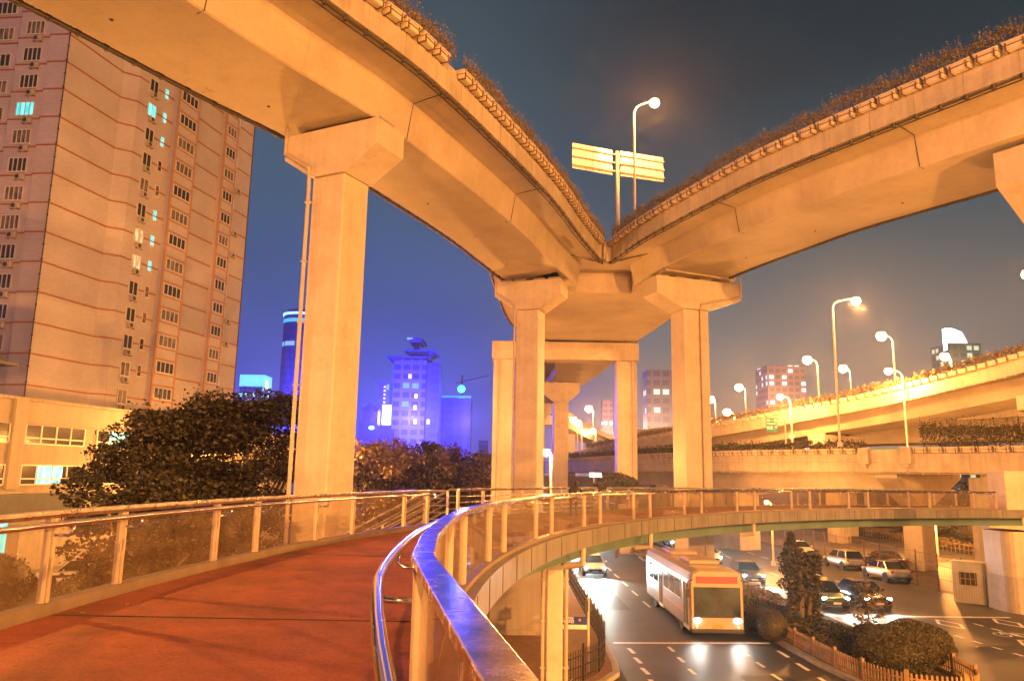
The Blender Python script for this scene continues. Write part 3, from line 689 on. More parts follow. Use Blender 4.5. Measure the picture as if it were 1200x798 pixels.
# ================================================================== planter boxes and hedges on the parapets
def planter_proto(label, group, straps=True, L=.84, h=.34):
    m = MB(); m.prism([(-L/2, -.17), (L/2, -.17), (L/2, .17), (-L/2, .17)], 0, h)
    for i in range(4): x, y, z = m.v[-8+i]; m.v[-8+i] = (x*.93, y*.8, z)
    m.box((0, 0, h-.02), (L+.05, .40, .07))
    o = tag(m.build('planter_box', M['planter'], bevel=.012), label, 'planter', group)
    if straps:
        s = MB()
        for x in (-L*.36, L*.36): s.box((x, 0, h*.5), (.045, .37, h+.06))
        s.box((0, 0, h*.5), (L*.98, .355, .03)); s.build('strap', M['strap'], o)
    return o
def hedge_row(name, label, path, zs, width, h, per_m, size, mtl, gaps=(), group=None):
    m = MB(); m.loose = True; L = 0.
    for k in range(len(path)-1):
        a, b = path[k], path[k+1]; L += (b-a).length
        if any(g0 < k < g1 for g0, g1 in gaps): continue
        d = (b-a).normalized(); r = Vector((d.y, -d.x)); loc_h = h*(.8+.45*rnd.random())
        for _ in range(int(per_m*(b-a).length)):
            t = rnd.random(); z = zs[k]+(zs[k+1]-zs[k])*t
            u = rnd.random()
            hh = loc_h*(u**.7); o = rnd.uniform(-1, 1)*width*(1-.55*u)
            p = a.lerp(b, t)+r*o; m.leaf((p.x, p.y, z+hh), size, rnd, up=1.5)
        for _ in range(int(per_m*.06)):   # upright sprigs
            t = rnd.random(); p = a.lerp(b, t)+r*rnd.uniform(-1, 1)*width*.6; z = zs[k]+loc_h*.6
            e = Vector((rnd.uniform(-.15, .15), rnd.uniform(-.15, .15), rnd.uniform(.3, .6)*h))
            for q in range(7): m.leaf(Vector((p.x, p.y, z))+e*(q/4), size*.8, rnd, up=2)
    o = m.build(name, mtl); tag(o, label, 'hedge', group, kind='stuff'); return o
def place_boxes(proto, path, off, zs, first=[None], skip=(), pitch=1):
    n = 0
    for k in range(0, len(path)-1, pitch):
        if k in skip: continue
        a = path[max(k-1, 0)]; b = path[k+1]; d = Vector((b.x-a.x, b.y-a.y)).normalized(); r = Vector((d.y, -d.x))
        o = proto if n == 0 else copy_tree(proto); n += 1
        o.location = (path[k].x+r.x*off, path[k].y+r.y*off, zs[k]); o.rotation_euler = (rnd.uniform(-.02, .02), rnd.uniform(-.02, .02), math.atan2(d.y, d.x)+rnd.uniform(-.04, .04))
lf_vis = [p for p in LF if p.y > 18 and p.y < 52]; rf_vis = [p for p in RFp if 24 < p.y < 51.5]
gapk = next(i for i, p in enumerate(lf_vis) if p.y > 27.6)
place_boxes(planter_proto('pale planter box strapped to the parapet of the left overhead ramp', 'planter boxes along the left ramp'), lf_vis, .19, [23.05]*99, skip=(gapk,))
place_boxes(planter_proto('pale planter box strapped to the parapet of the right overhead ramp', 'planter boxes along the right ramp'), rf_vis, .19, [23.05]*99)
hedge_row('planter_hedge', 'wispy brown hedge growing along the left overhead ramp', offset(lf_vis, .12), [23.3]*99, .30, .8, 620, .075, M['leaf_p'], gaps=((gapk-1, gapk+1),))
hedge_row('planter_hedge', 'wispy brown hedge growing along the right overhead ramp', offset(rf_vis, .12), [23.3]*99, .30, .75, 620, .075, M['leaf_p'])
lv_vis = [p for p in LV if p.y < 128]
jk = [i for i, p in enumerate(lv_vis) if 60.2 < p.y < 63.8]
place_boxes(planter_proto('pale strapped planter box on the low viaduct parapet', 'planter boxes along the low viaduct', L=.95, h=.42), lv_vis, -.16, [9.42]*199, skip=jk)
near_l = [p for p in lv_vis if p.y <= 60.5]; far_l = [p for p in lv_vis if p.y >= 63.2]
hedge_row('viaduct_hedge', 'dense dark green hedge on the near end of the low viaduct', offset(near_l, .1), [9.8]*199, .6, 1.5, 420, .18, M['leaf_h'])
hedge_row('viaduct_hedge', 'low brownish hedge along the far stretch of the low viaduct', offset(far_l, .1), [9.75]*199, .45, .7, 170, .2, M['leaf_h'])
hv_vis = [p for p in HV if p.y < 135]
h2v = [Vector((p.x, p.y)) for p in hv_vis]
place_boxes(planter_proto('small planter box on the parapet of the rising ramp', 'planter boxes along the rising ramp', straps=False, L=.95, h=.4), h2v, -.15, [p.z+1.2 for p in hv_vis])
hedge_row('ramp_hedge', 'long thin hedge along the top of the rising ramp', offset(h2v, .12), [p.z+1.5 for p in hv_vis], .4, .75, 120, .22, M['leaf_p'])

# ================================================================== road signs seen from behind, on the fork
g = at(724, 275, 57.5); sg = thing('road_sign', 'pair of pale road sign backs on one post above the fork', 'road sign', (g.x, g.y, 22.4))
ztop = at(724, 178, 57.5).z
m = MB(); m.tube([(0, 0, 0), (0, 0, 3.6)], .24, 12); m.tube([(0, 0, 3.6), (0, 0, ztop-22.4)], .15, 12); m.build('post', M['lamp_paint'], sg, smooth=True)
for x0, y0, x1, y1, sgn in ((670, 168, 718, 205, -1), (726.5, 177, 778, 214, 1)):
    a = at(x0, y0, 57.5 + (-1.2 if sgn < 0 else .1)); b = at(x1, y1, 57.5+(.1 if sgn < 0 else 1.3)); c = (a+b)/2; w = math.hypot(b.x-a.x, b.y-a.y)-.1; hgt = 2.05
    rz = math.atan2(b.y-a.y, b.x-a.x); cz = c.z-22.4
    m = MB(); m.box((c.x-g.x, c.y-g.y, cz), (w, .06, hgt), rz=rz); bd = m.build('sign_board', M['signback'], sg)
    m = MB(); n = Vector((math.sin(rz), -math.cos(rz)))
    for q in (-.36, -.02, .32):
        cc = Vector((c.x-g.x, c.y-g.y, cz+hgt*q))+Vector((n.x, n.y, 0))*.09; m.box(cc, (w+.1, .12, .08), rz=rz)
        m.tube([(cc.x-sgn*w/2*math.cos(rz), cc.y-sgn*w/2*math.sin(rz), cc.z), (0, 0, cc.z)], .07, 8)
    m.build('brace', M['lamp_paint'], bd)
    m = MB()
    for k in range(1, 6):
        cc = Vector((c.x-g.x, c.y-g.y, cz))+Vector((math.cos(rz), math.sin(rz), 0))*w*(k/6-.5)+Vector((n.x, n.y, 0))*.036; m.box(cc, (.03, .014, hgt*.98), rz=rz)
    m.build('seam', M['conc_dark'], bd)

# ================================================================== street lamps
def lamp(label, base, head, power, bulb='bulb', r=.30, pole_r=.09, light=True, col=SODIUM, lr=.25):
    base = Vector(base); head = Vector(head)
    o = thing('street_lamp', label, 'street lamp', base, group='sodium street lamps'); h = head-base
    m = MB(); arm = Vector((h.x, h.y, 0)); e = arm.length
    if e > .4:
        u = arm/e; q = min(.7, e*.6)
        pts = [Vector((0, 0, 0)), Vector((0, 0, h.z*.5)), Vector((0, 0, h.z-q*.9))] + [Vector((u.x*q*(1-math.cos(t)), u.y*q*(1-math.cos(t)), h.z-q*.9+q*math.sin(t))) for t in (.4, .8, 1.2, 1.5)] + [Vector((h.x, h.y, h.z+r*.95))]
    else: pts = [Vector((0, 0, 0)), Vector((0, 0, h.z*.6)), Vector((h.x*.5, h.y*.5, h.z+.1))]
    n = len(pts); m.tube(pts, [pole_r*(1.15-.55*k/(n-1)) for k in range(n)], 8); m.box((0, 0, .18), (pole_r*3.4, pole_r*3.4, .36))
    m.build('pole', M['lamp_paint'], o, smooth=False)
    m = MB(); m.ball((h.x, h.y, h.z+r*.95), r*.95, 12, 6, (1.3, .8, .35)); hd = m.build('lamp_head', M['lamp_paint'], o, smooth=True)
    m = MB(); m.ball((h.x, h.y, h.z), r*1.15, 16, 12, (1.05, 1.0, .95)); m.build('bulb', M[bulb], hd, smooth=True)
    if light: point_light('lamp_light', (h.x, h.y, h.z-r*1.15-.12), power, col, lr, o)
    return o
P0 = 13000.
gl = at(744, 250, 55.6); hl = at(767, 121, 55.0)
lamp('lone street lamp with bent arm above the road signs at the fork', (gl.x, gl.y, 22.4), hl, P0*1.0)
lb = at(984, 515, 62.2); lh = at(1003, 353, 62.0); lamp('tallest street lamp on a bent pole on the low viaduct parapet', (lb.x, lb.y, 9.9), lh, P0*1.2)
q, a = lv(72, 9.); lh = at(1041, 435, 78); lp = at(1058, 445, 78.5); lamp('street lamp with arm to the left behind the dense viaduct hedge', (lp.x, lp.y, 8.6), lh, P0*1.3)
for px, py, Y, off, lab in ((1033, 394, 84, 1.2, 'street lamp second highest above the rising ramp'), (946, 422, 98, 1.3, 'street lamp above the rising ramp left of the tallest pole'), (988, 432, 112, 1.0, 'small street lamp just beside the tallest pole'),
                            (866, 454, 122, 1.0, 'street lamp above the low end of the rising ramp'), (833, 468, 140, .8, 'small street lamp close beside the median pier'), (1107, 418, 100, .8, 'street lamp in front of the tower with the white sail'),
                            (1204, 322, 72, 1.0, 'street lamp at the very right edge beyond the ramp')):
    h = at(px, py, Y); lamp(lab, (h.x+off, h.y, h.z-9.5), h, P0*.45, bulb='bulb_far', r=.30+.0018*Y)
h = at(914, 465, 88); lamp('large bright street lamp above the green road sign', (h.x+1.2, h.y, 8.6), h, P0*1.3)
h = at(852, 483, 104); lamp('lower street lamp left of the green road sign', (h.x+1.0, h.y, 8.6), h, P0*.9, r=.42)
for px, py, Y, lab in ((690, 479, 150, 'topmost far street lamp right of the single pier'), (672, 492, 165, 'left one of two touching far street lamps'), (677.5, 496, 175, 'right one of two touching far street lamps'), (694, 505, 200, 'far street lamp below the topmost one'), (711, 512.5, 225, 'faint far street lamp beside the portal pillar'), (706, 520, 250, 'lowest far street lamp beside the portal pillar'), (771, 510, 240, 'upper left lamp of the far square cluster by the median pier'), (782.5, 510, 240, 'upper right lamp of the far square cluster by the median pier'), (771.5, 517, 236, 'lower left lamp of the far square cluster by the median pier'), (782, 517, 236, 'lower right lamp of the far square cluster by the median pier')):
    h = at(px, py, Y); lamp(lab, (h.x+.9, h.y, max(0, h.z-11)), h, P0*.7, bulb='bulb_far', r=.2+.0026*Y)
h = at(640.5, 530, 62); lamp('low street lamp shining between two piers past the deck', (h.x+.4, h.y+.3, 0), h, P0*.9, r=.26)
# lamps outside the picture or half hidden; those labelled added only supply light
lamp('street lamp on the left street beside the bridge', (-13.8, 13.2, 0), (-12.9, 12.8, 8.1), P0*.85, lr=.12)
lamp('street lamp at the corner behind the bridge', (19.0, -3.0, 0), (18.5, -2.0, 10.2), P0*.7)
lamp('added mast light for the unseen viaduct lamps behind on the right', (36, -36, 0), (35, -35, 18), P0*20, r=.6, pole_r=.2)  # strong light added far behind so upright concrete faces come out bright; mast invented
lamp('added mast light for the unseen viaduct lamps behind on the left', (4, -52, 0), (4.5, -51, 26), P0*16, r=.6, pole_r=.2)  # second added mast, brightening parapets and webs from behind the camera
lamp('street lamp at the crossing on the right', (24, 14.5, 0), (22.8, 15.5, 10.5), P0*1.8)
lamp('added low light out of view inside the curve of the bridge', (13.2, 8.6, 0), (12.4, 9.0, 6.6), P0*.8)  # added to lift the dark underside of the left ramp's edge
lamp('street lamp farther left in front of the apartment tower', (-30.5, 28, 0), (-30.8, 29.4, 10.5), P0*1.6)
lamp('street lamp among the trees beside the apartment tower', (-27.5, 70, 0), (-26.5, 69, 9.5), P0*1.6)
lamp('street lamp beyond the right carriageway under the right ramp', (33.8, 33, 0), (32.5, 33.2, 10.0), P0*.6)
lamp('added light on the left ramp above the top edge of the picture', (-19.2, -4, 22.4), (-20.5, -3.4, 32.5), P0*.5)  # put in above the frame to brighten the apartment tower
lamp('low street lamp under the low viaduct seen through the bridge glass', (22.6, 67.6, 0), (22.0, 67.0, 5.3), P0*.3, r=.15)
lamp('street lamp on the planted bank edge with its head hidden by the footbridge', (39.6, 73, 0), (38.9, 72.6, 5.6), P0*1.5)
lamp('added hidden light left of the lit round trees', (-17.5, 62, 0), (-16.5, 62.5, 9.0), P0*1.8)  # added behind the near pier so the far trees look lit
# ================================================================== ground and roads
m = MB(); m.face([(-620, -80, 0), (620, -80, 0), (620, 760, 0), (-620, 760, 0)]); structure(m, 'ground', M['soil'])
m = MB(); m.face([(4.35, -60, .004), (28.9, -60, .004), (28.9, 420, .004), (2.5, 420, .004), (3.2, 100, .004), (4.35, 40, .004)]); structure(m, 'road', M['asphalt'])
m = MB(); m.face([(-60, -60, .0045), (4.34, -60, .0045), (4.34, 25.0, .0045), (-8, 25.0, .0045), (-60, 22, .0045)]); structure(m, 'cross_street', M['asphalt'])
m = MB(); m.face([(28.92, 20, .003), (46.5, 20, .003), (47, 120, .003), (42, 300, .003), (28.92, 300, .003)]); structure(m, 'side_street', M['asphalt2'])
m = MB(); m.face([(-24, 25, .003), (-15, 25, .003), (-9, 60, .003), (6, 160, .003), (-8, 160, .003), (-31, 60, .003), (-40, 30, .003)]); structure(m, 'left_street', M['asphalt2'])
def kerbed(poly, name, mtl, kname):
    m = MB(); m.prism(poly, -.05, .15); structure(m, name, mtl)
    m = MB(); n = len(poly)
    for k in range(n):
        a, b = poly[k], poly[(k+1) % n]; m.bar((a[0], a[1], .082), (b[0], b[1], .082), .26, .17)
    structure(m, kname, M['kerb'])
sw = [(4.25, 150), (4.25, 40), (4.2, 34)] + [(-.6+4.8*math.cos(t), 31.0+4.8*math.sin(t)*.9) for t in (.1, -.25, -.6, -.95, -1.3, -1.57)] + [(-9, 26.6), (-9, 60), (-4, 150)]
kerbed(sw, 'sidewalk', M['pave'], 'kerb')
med = [(12.0, 120), (12.05, 40), (12.35, 32), (12.75, 28.6), (13.6, 27.2), (15.2, 26.8), (16.6, 27.6), (17.1, 30), (17.05, 40), (16.6, 60), (16.2, 120)]
kerbed(med, 'median', M['soil'], 'median_kerb')
# painted markings
m = MB()
def stripe(x0, y0, x1, y1, w, z=.0085): m_ = (Vector((x1-x0, y1-y0))).normalized(); r = Vector((m_.y, -m_.x))*w/2; m.face([(x0-r.x, y0-r.y, z), (x1-r.x, y1-r.y, z), (x1+r.x, y1+r.y, z), (x0+r.x, y0+r.y, z)])
stripe(4.7, 35.6, 11.75, 36.1, .28); stripe(17.3, 43.4, 27.5, 43.9, .34)
for k in range(-6, 60):
    y = 36.8+k*4.2
    if k > 1:
        stripe(8.05, y, 8.0, y+2.1, .14)
        stripe(20.6, y+7, 20.6, y+9, .15); stripe(24.0, y+7, 24.0, y+9, .15)
for k in range(5): stripe(7.0+.25*0, 35.0-1.9*k, 7.05, 34.1-1.9*k, .16); stripe(5.2, 34.6-1.7*k, 5.3, 33.6-1.7*k, .18)
for k in range(9): stripe(10.0, 34.4-1.9*k, 10.05, 33.5-1.9*k, .15)
for k in range(4): stripe(11.6, 34.6-2.2*k, 11.62, 33.4-2.2*k, .17)
for k in range(8): stripe(21.05+k*.14, 42.3-1.22*k, 21.12+k*.14, 41.7-1.22*k, .17)
for k in range(8): stripe(24.3+k*.14, 41.9-1.3*k, 24.4+k*.14, 41.2-1.3*k, .16)
for k in range(4): stripe(27.6+k*.06, 42.6-1.6*k, 27.66+k*.06, 41.8-1.6*k, .16)
for cx, cy in ((22.9, 41.6), (26.3, 42.2), (24.0, 36.6)):    # hollow diamonds that announce a crossing
    for a, b in (((0, 1.25), (.55, 0)), ((.55, 0), (0, -1.25)), ((0, -1.25), (-.55, 0)), ((-.55, 0), (0, 1.25))): stripe(cx+a[0], cy+a[1], cx+b[0], cy+b[1], .16)
for cx, cy in ((24.4, 39.0), (27.2, 39.8)):                 # bicycle-lane mark: two wheels and a frame
    for s in (-1, 1):
        for k in range(10):
            t, u = 2*PI*k/10, 2*PI*(k+1)/10; stripe(cx+s*.42+.33*math.cos(t), cy+.5*math.sin(t), cx+s*.42+.33*math.cos(u), cy+.5*math.sin(u), .09)
    stripe(cx-.42, cy, cx-.1, cy+.75, .1); stripe(cx-.1, cy+.75, cx+.42, cy, .1); stripe(cx-.25, cy+.4, cx+.2, cy+.4, .1)
structure(m, 'road_markings', M['paint'])
m = MB()
m.face([(5.5, 29.6, .006), (6.3, 29.5, .006), (6.35, 30.2, .006), (5.55, 30.3, .006)]); structure(m, 'drain_cover', M['iron'])
for cx, cy in ((9.0, 31.5), (6.6, 41.0), (22.0, 38.5), (19.4, 41.2)):
    m = MB(); m.face([(cx+.36*math.cos(2*PI*k/20), cy+.36*math.sin(2*PI*k/20), .0082) for k in range(20)]); structure(m, 'manhole_cover', M['iron'])
patch = mat('fresh_asphalt_patch', (.03, .03, .03), .6, var=.3, scale=2)
for x0, y0, x1, y1 in ((8.6, 27.5, 10.6, 30.4), (5.3, 44, 6.8, 49.5), (18.0, 37.5, 19.9, 40.6), (22.6, 33.6, 25.6, 35.2)):
    m = MB(); m.face([(x0, y0, .0062), (x1, y0+.2, .0062), (x1-.1, y1, .0062), (x0+.1, y1-.15, .0062)]); structure(m, 'road_patch', patch)
# verge and bank on the far right
m = MB(); m.v = []
bank = [(47.2, 20), (47.2, 60), (47.4, 90), (47.6, 130)]
m.sweep([(0, -.1), (0, .25), (.4, .3), (6, 1.4), (16, 2.6), (16, -.1)], [Vector(p) for p in bank]); structure(m, 'planted_bank', M['soil'])
# ================================================================== plants
def blob_leaves(m, c, rad, n, size, rng, shell=.55, up=.6):
    for _ in range(n):
        d = Vector((rng.gauss(0, 1), rng.gauss(0, 1), rng.gauss(0, 1))).normalized(); t = shell+(1-shell)*rng.random()**.6
        m.leaf((c[0]+d.x*rad[0]*t, c[1]+d.y*rad[1]*t, c[2]+d.z*rad[2]*t), size, rng, up)
def tree(label, x, y, h, spread, mtl, seed, clumps=34, per=230, size=.22, trunks=1, flat=.32, z_low=.32, group=None, name='broadleaf_tree'):
    rng = random.Random(seed); o = thing(name, label, 'tree', (x, y, 0), group=group)
    m = MB(); tips = []
    for tnk in range(trunks):
        a = rng.uniform(0, 2*PI); bx, by = (.0, .0) if trunks == 1 else (.5*math.cos(a), .5*math.sin(a))
        fork = h*(.28+.1*rng.random()); top = Vector((bx*2.4+rng.uniform(-.4, .4), by*2.4+rng.uniform(-.4, .4), fork))
        m.tube([(bx, by, 0), ((bx+top.x)/2+rng.uniform(-.12, .12), (by+top.y)/2, fork*.5), top], [.16*h/9, .13*h/9, .11*h/9], 8)
        for b in range(5 if trunks > 1 else 8):
            a = rng.uniform(0, 2*PI); rr = spread*rng.uniform(.35, .85); e = Vector((top.x+rr*math.cos(a), top.y+rr*math.sin(a), h*rng.uniform(.5, .92)))
            md = top.lerp(e, .5)+Vector((0, 0, h*.06)); m.tube([top, md, e], [.09*h/9, .055*h/9, .02], 6); tips.append(e)
            for s in range(3):
                f = md.lerp(e, rng.uniform(0, 1)); g_ = f+Vector((rng.uniform(-1, 1), rng.uniform(-1, 1), rng.uniform(.1, .6)))*spread*.28; m.tube([f, g_], [.035*h/9, .012], 5); tips.append(g_)
    m.build('trunk', M['bark'], o)
    c = MB(); c.loose = True
    for k in range(clumps):
        a = rng.uniform(0, 2*PI); u = rng.random(); z = h*(z_low+(1-z_low)*u); lim = spread*(1.05-.62*max(0, (u-.45)/.55)**1.6)*(.72+.28*min(1, u/.25))
        rr = lim*math.sqrt(rng.random())*1.0; r0 = spread*rng.uniform(.20, .36)
        p = (rr*math.cos(a), rr*math.sin(a), z-r0*flat*.5)
        blob_leaves(c, p, (r0, r0, r0*flat*1.6), per, size, rng, shell=.35)
    for t in tips: blob_leaves(c, t, (spread*.16, spread*.16, spread*.09), int(per*.35), size, rng, shell=.2)
    for _ in range(int(clumps*9)):      # loose sprays that break the outline
        a = rng.uniform(0, 2*PI); u = rng.random(); rr = spread*(1.02-.5*u*u)*rng.uniform(.85, 1.12); c.leaf((rr*math.cos(a), rr*math.sin(a), h*(z_low+(1.02-z_low)*u)), size*.9, rng)
    c.build('crown', mtl, o)
    return o
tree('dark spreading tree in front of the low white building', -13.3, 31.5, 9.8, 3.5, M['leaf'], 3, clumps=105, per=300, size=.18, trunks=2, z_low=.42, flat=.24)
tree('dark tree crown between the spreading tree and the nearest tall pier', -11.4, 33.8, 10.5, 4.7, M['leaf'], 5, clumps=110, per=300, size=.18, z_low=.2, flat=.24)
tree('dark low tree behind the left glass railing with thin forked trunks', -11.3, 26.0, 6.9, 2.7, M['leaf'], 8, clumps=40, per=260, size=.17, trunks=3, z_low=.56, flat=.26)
tree('dark tree just right of the nearest tall pier', -4.9, 47.0, 8.9, 2.7, M['leaf'], 12, clumps=26, per=220, size=.28, z_low=.2)
for i, (px, Y, top, w) in enumerate(((432, 66, 522, 3.6), (462, 84, 519, 4.8), (492, 88, 523, 4.6), (522, 92, 522, 4.4), (548, 96, 526, 4.2), (566, 104, 533, 3.2))):
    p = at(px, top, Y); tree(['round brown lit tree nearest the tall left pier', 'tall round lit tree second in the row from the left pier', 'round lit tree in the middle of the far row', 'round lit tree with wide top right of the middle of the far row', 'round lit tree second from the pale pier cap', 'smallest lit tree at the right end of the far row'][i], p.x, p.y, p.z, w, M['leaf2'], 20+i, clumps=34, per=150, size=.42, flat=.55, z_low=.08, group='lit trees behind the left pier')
def bush(label, x, y, r, h, mtl, n, size, seed, z0=.15, cat='bush', name='clipped_bush', group=None, shell=.9):
    rng = random.Random(seed); o = thing(name, label, cat, (x, y, z0), group=group)
    core = MB(); core.ball((0, 0, h*.46), 1, 20, 12, (r*.93, r*.93, h*.50)); cr = core.build('foliage', mtl, o, smooth=True)
    c = MB(); c.loose = True
    for _ in range(n):
        d = Vector((rng.gauss(0, 1), rng.gauss(0, 1), rng.gauss(0, 1)))
        d.normalize()
        if d.z < -.75: continue
        bump = 1+.03*math.sin(d.x*6+seed)+.025*math.sin(d.y*7+d.z*5)
        t = shell+(1.06-shell)*rng.random(); c.leaf((d.x*r*t*bump, d.y*r*t*bump, h*.46+d.z*h*.54*t*bump), size, rng, up=1)
    c.build('leaves', mtl, cr)
    return o
# median planting
bush('large clipped ball bush at the front left tip of the median', 14.7, 30.6, 1.42, 1.6, M['leaf_h'], 15000, .075, 1)
bush('large clipped ball bush on the right of the median tip', 16.1, 31.9, 1.35, 1.62, M['leaf_h'], 15000, .075, 2)
bush('clipped ball bush behind the two at the median tip', 15.3, 33.2, 1.2, 1.2, M['leaf_h'], 12000, .075, 3)
for i, (px, py, r, lab) in enumerate(((877, 722, .52, 'small ball bush nearest the bus front'), (889, 728, .58, 'small ball bush second from the bus'), (906, 737, .68, 'biggest of the small ball bushes beside the tall leafy shrub'), (902, 718, .5, 'small ball bush behind the row on the median'), (914, 722, .5, 'small ball bush against the tall leafy shrub'))):
    p = at(px, py, 1); d = p-Vector((0, 0, EYE)); d = d*((.6-EYE)/d.z); bush(lab, d.x, d.y, r, r*1.9, M['leaf_h'], 3200, .07, 30+i)
def rough_hedge(label, pts, w, h, n_m, size, mtl, seed, z0=.15):
    rng = random.Random(seed); c = MB(); c.loose = True; path = spline(pts, .5)
    for a, b in zip(path, path[1:]):
        hh = h*(.7+.5*rng.random()); d = (b-a).normalized(); r = Vector((d.y, -d.x))
        for _ in range(int(n_m*.5)):
            t = rng.random(); u = rng.random(); s = rng.uniform(-1, 1); p = a.lerp(b, t)+r*s*w
            c.leaf((p.x, p.y, z0+hh*(u**.6)*(1-.45*s*s)), size, rng, 1)
    return tag(c.build('rough_hedge', mtl), label, 'hedge', kind='stuff')
rough_hedge('dark rough hedge along the left edge of the median', [(12.9, 41.5), (13.1, 37), (13.3, 33.6), (13.4, 32.0)], .45, .6, 700, .12, M['leaf_h'], 4)
rough_hedge('rough hedge around the foot of the tall leafy shrub', [(13.6, 44), (14.6, 39), (15.4, 34.4)], .9, .65, 700, .13, M['leaf_h'], 5)
rough_hedge('dry grass and low hedge on the median behind the bus', [(12.6, 92), (13.3, 70), (14.2, 52), (14.4, 45)], 1.6, .75, 420, .18, M['leaf_p'], 6)
def column_shrub():
    rng = random.Random(77); o = thing('ivy_clad_shrub', 'tall dark leafy column with two rounded tops on the median', 'shrub', (13.75, 37.6, .15)); o.scale = (1.25, 1.15, 1.06)
    t = MB(); t.tube([(0, 0, 0), (.05, 0, 2), (.0, 0, 3.6)], [.12, .1, .05], 8); t.tube([(.25, 0, 0), (.42, 0, 1.8), (.55, 0, 3.0)], [.1, .08, .04], 8); t.build('trunk', M['bark'], o)
    c = MB(); c.loose = True
    for zz in range(21):
        z = .1+zz*.2; r = .48+.12*math.sin(zz*.9)+(.28 if 9 < zz < 17 else 0)
        for s in ((-.22, 4.4), (.42, 3.6)):
            if z > s[1]-.25: continue
            rr = r*(1 if z < s[1]-.6 else .65)*.62; blob_leaves(c, (s[0]+rng.uniform(-.12, .12), rng.uniform(-.15, .15), z), (rr, rr, .26), 170, .14, rng, .5)
    for _ in range(240): c.leaf((rng.uniform(-.75, .95), rng.uniform(-.5, .5), rng.uniform(.2, 4.1)), .13, rng)
    c.build('foliage', M['leaf_h'], o)
column_shrub()
def young_tree():
    rng = random.Random(5); o = thing('young_tree', 'small open young tree with reddish leaves at the median tip', 'tree', (16.0, 35.6, .15))
    t = MB(); c = MB(); c.loose = True; t.tube([(0, 0, 0), (.02, 0, 1.2), (0, 0, 2.7)], [.05, .04, .012], 6)
    for k in range(26):
        z = .35+2.1*k/26; a = k*2.4; L = (1.15-.75*(z/2.7))*rng.uniform(.8, 1.15); e = Vector((L*math.cos(a), L*math.sin(a), z+.18))
        t.tube([(0, 0, z-.1), e], [.014, .005], 5)
        for q in range(26): p = Vector((0, 0, z-.1)).lerp(e, rng.uniform(.25, 1.05)); c.leaf(p+Vector((rng.uniform(-.12, .12), rng.uniform(-.12, .12), rng.uniform(-.1, .12))), .16, rng)
    for q in range(60): c.leaf((rng.uniform(-.12, .12), rng.uniform(-.12, .12), rng.uniform(2.1, 2.85)), .13, rng)
    t.build('trunk', M['bark'], o); c.build('crown', M['leaf_y'], o)
young_tree()
# left verge and far bank
for i, (x, y, r, h) in enumerate(((-26.6, 41, 2.0, 2.7), (-27.9, 45.2, 1.2, 1.3), (-21.4, 41.0, 1.5, 2.0), (-14.5, 27.5, 2.0, 1.8), (-10.0, 26, 1.8, 1.6))):
    bush(['wide dim bush behind the leftmost glass pane', 'bush in front of the police car bonnet', 'bush beside the rear of the police car', 'low bush under the dark tree on the left', 'low bush below the stairs on the left'][i], x, y, r, h, M['leaf_h'], 3200, .22, 50+i, z0=0, name='verge_bush', shell=.7)
for i, (x, y, r, h) in enumerate(((50.5, 62, 3.0, 2.9), (51, 72, 3.2, 2.6), (51.5, 84, 3.4, 3.0), (52, 97, 3.6, 2.6), (52, 111, 3.6, 3.2), (49.8, 55.5, 1.6, 1.5))):
    bush(['bush on the planted bank right of the lamp pole foot', 'bush on the planted bank behind the lamp pole', 'broad bush mid way along the planted bank', 'fourth broad bush along the planted bank', 'farthest bush on the planted bank', 'smallest bush on the planted bank near the rounded pier'][i], x, y, r, h, M['leaf_h'] if i < 5 else M['leaf_p'], 3000, .3, 60+i, z0=.6, name='bank_bush', shell=.65)
rough_hedge('thick dark shrubbery along the top of the planted bank', [(56, 50), (57, 75), (58, 100), (58, 140)], 4.0, 5.5, 420, .45, M['leaf'], 9, z0=1.5)
rough_hedge('dry ground cover on the slope of the planted bank', [(49, 48), (49.3, 75), (49.5, 100), (49.5, 130)], 2.0, .5, 260, .25, M['leaf_p'], 10, z0=.5)
bush('round topiary crown beside the right portal pillar', 9.7, 70.5, 2.0, 2.6, M['leaf_h'], 3500, .26, 71, z0=4.9, name='topiary_tree')
tp = bpy.data.objects['topiary_tree']; m = MB(); m.tube([(0, 0, -4.75), (.05, 0, -2), (0, 0, .3)], [.2, .16, .12], 8); m.build('trunk', M['bark'], tp)

# ================================================================== fences
def picket_fence(label, pts, h, pitch, mtl, w=.035, tops=True, cat='fence', name='picket_fence', rails=(.25, .75), z0=.15, big=0):
    path = spline(pts, pitch); o = thing(name, label, cat, (path[0].x, path[0].y, z0)); m = MB(); r = MB()
    for k, p in enumerate(path):
        a = path[max(k-1, 0)]; b = path[min(k+1, len(path)-1)]; ang = math.atan2(b.y-a.y, b.x-a.x)
        hh = h*(1.0 if not big or k % big else 1.18); ww = w*(1 if not big or k % big else 2.0)
        m.box((p.x, p.y, z0+hh/2), (ww, w*.5 if not big or k % big else w*1.6, hh), rz=ang)
        if tops: m.box((p.x, p.y, z0+hh), (ww*.6, w*.4, .06), rz=ang)
    W(m, 'pickets', mtl, o)
    for q in rails:
        r = MB()
        for a, b in zip(path, path[1:]): r.bar((a.x, a.y, z0+h*q), (b.x, b.y, z0+h*q), .03, .045)
        W(r, 'rail', mtl, o)
    return o
picket_fence('weathered low picket fence around the median planting', [(12.35, 48), (12.35, 40), (12.6, 32.4), (12.95, 29.2), (13.7, 27.75), (15.2, 27.3), (16.3, 28.0), (16.8, 30), (16.75, 33)], .62, .155, M['picket'], .07, big=12)
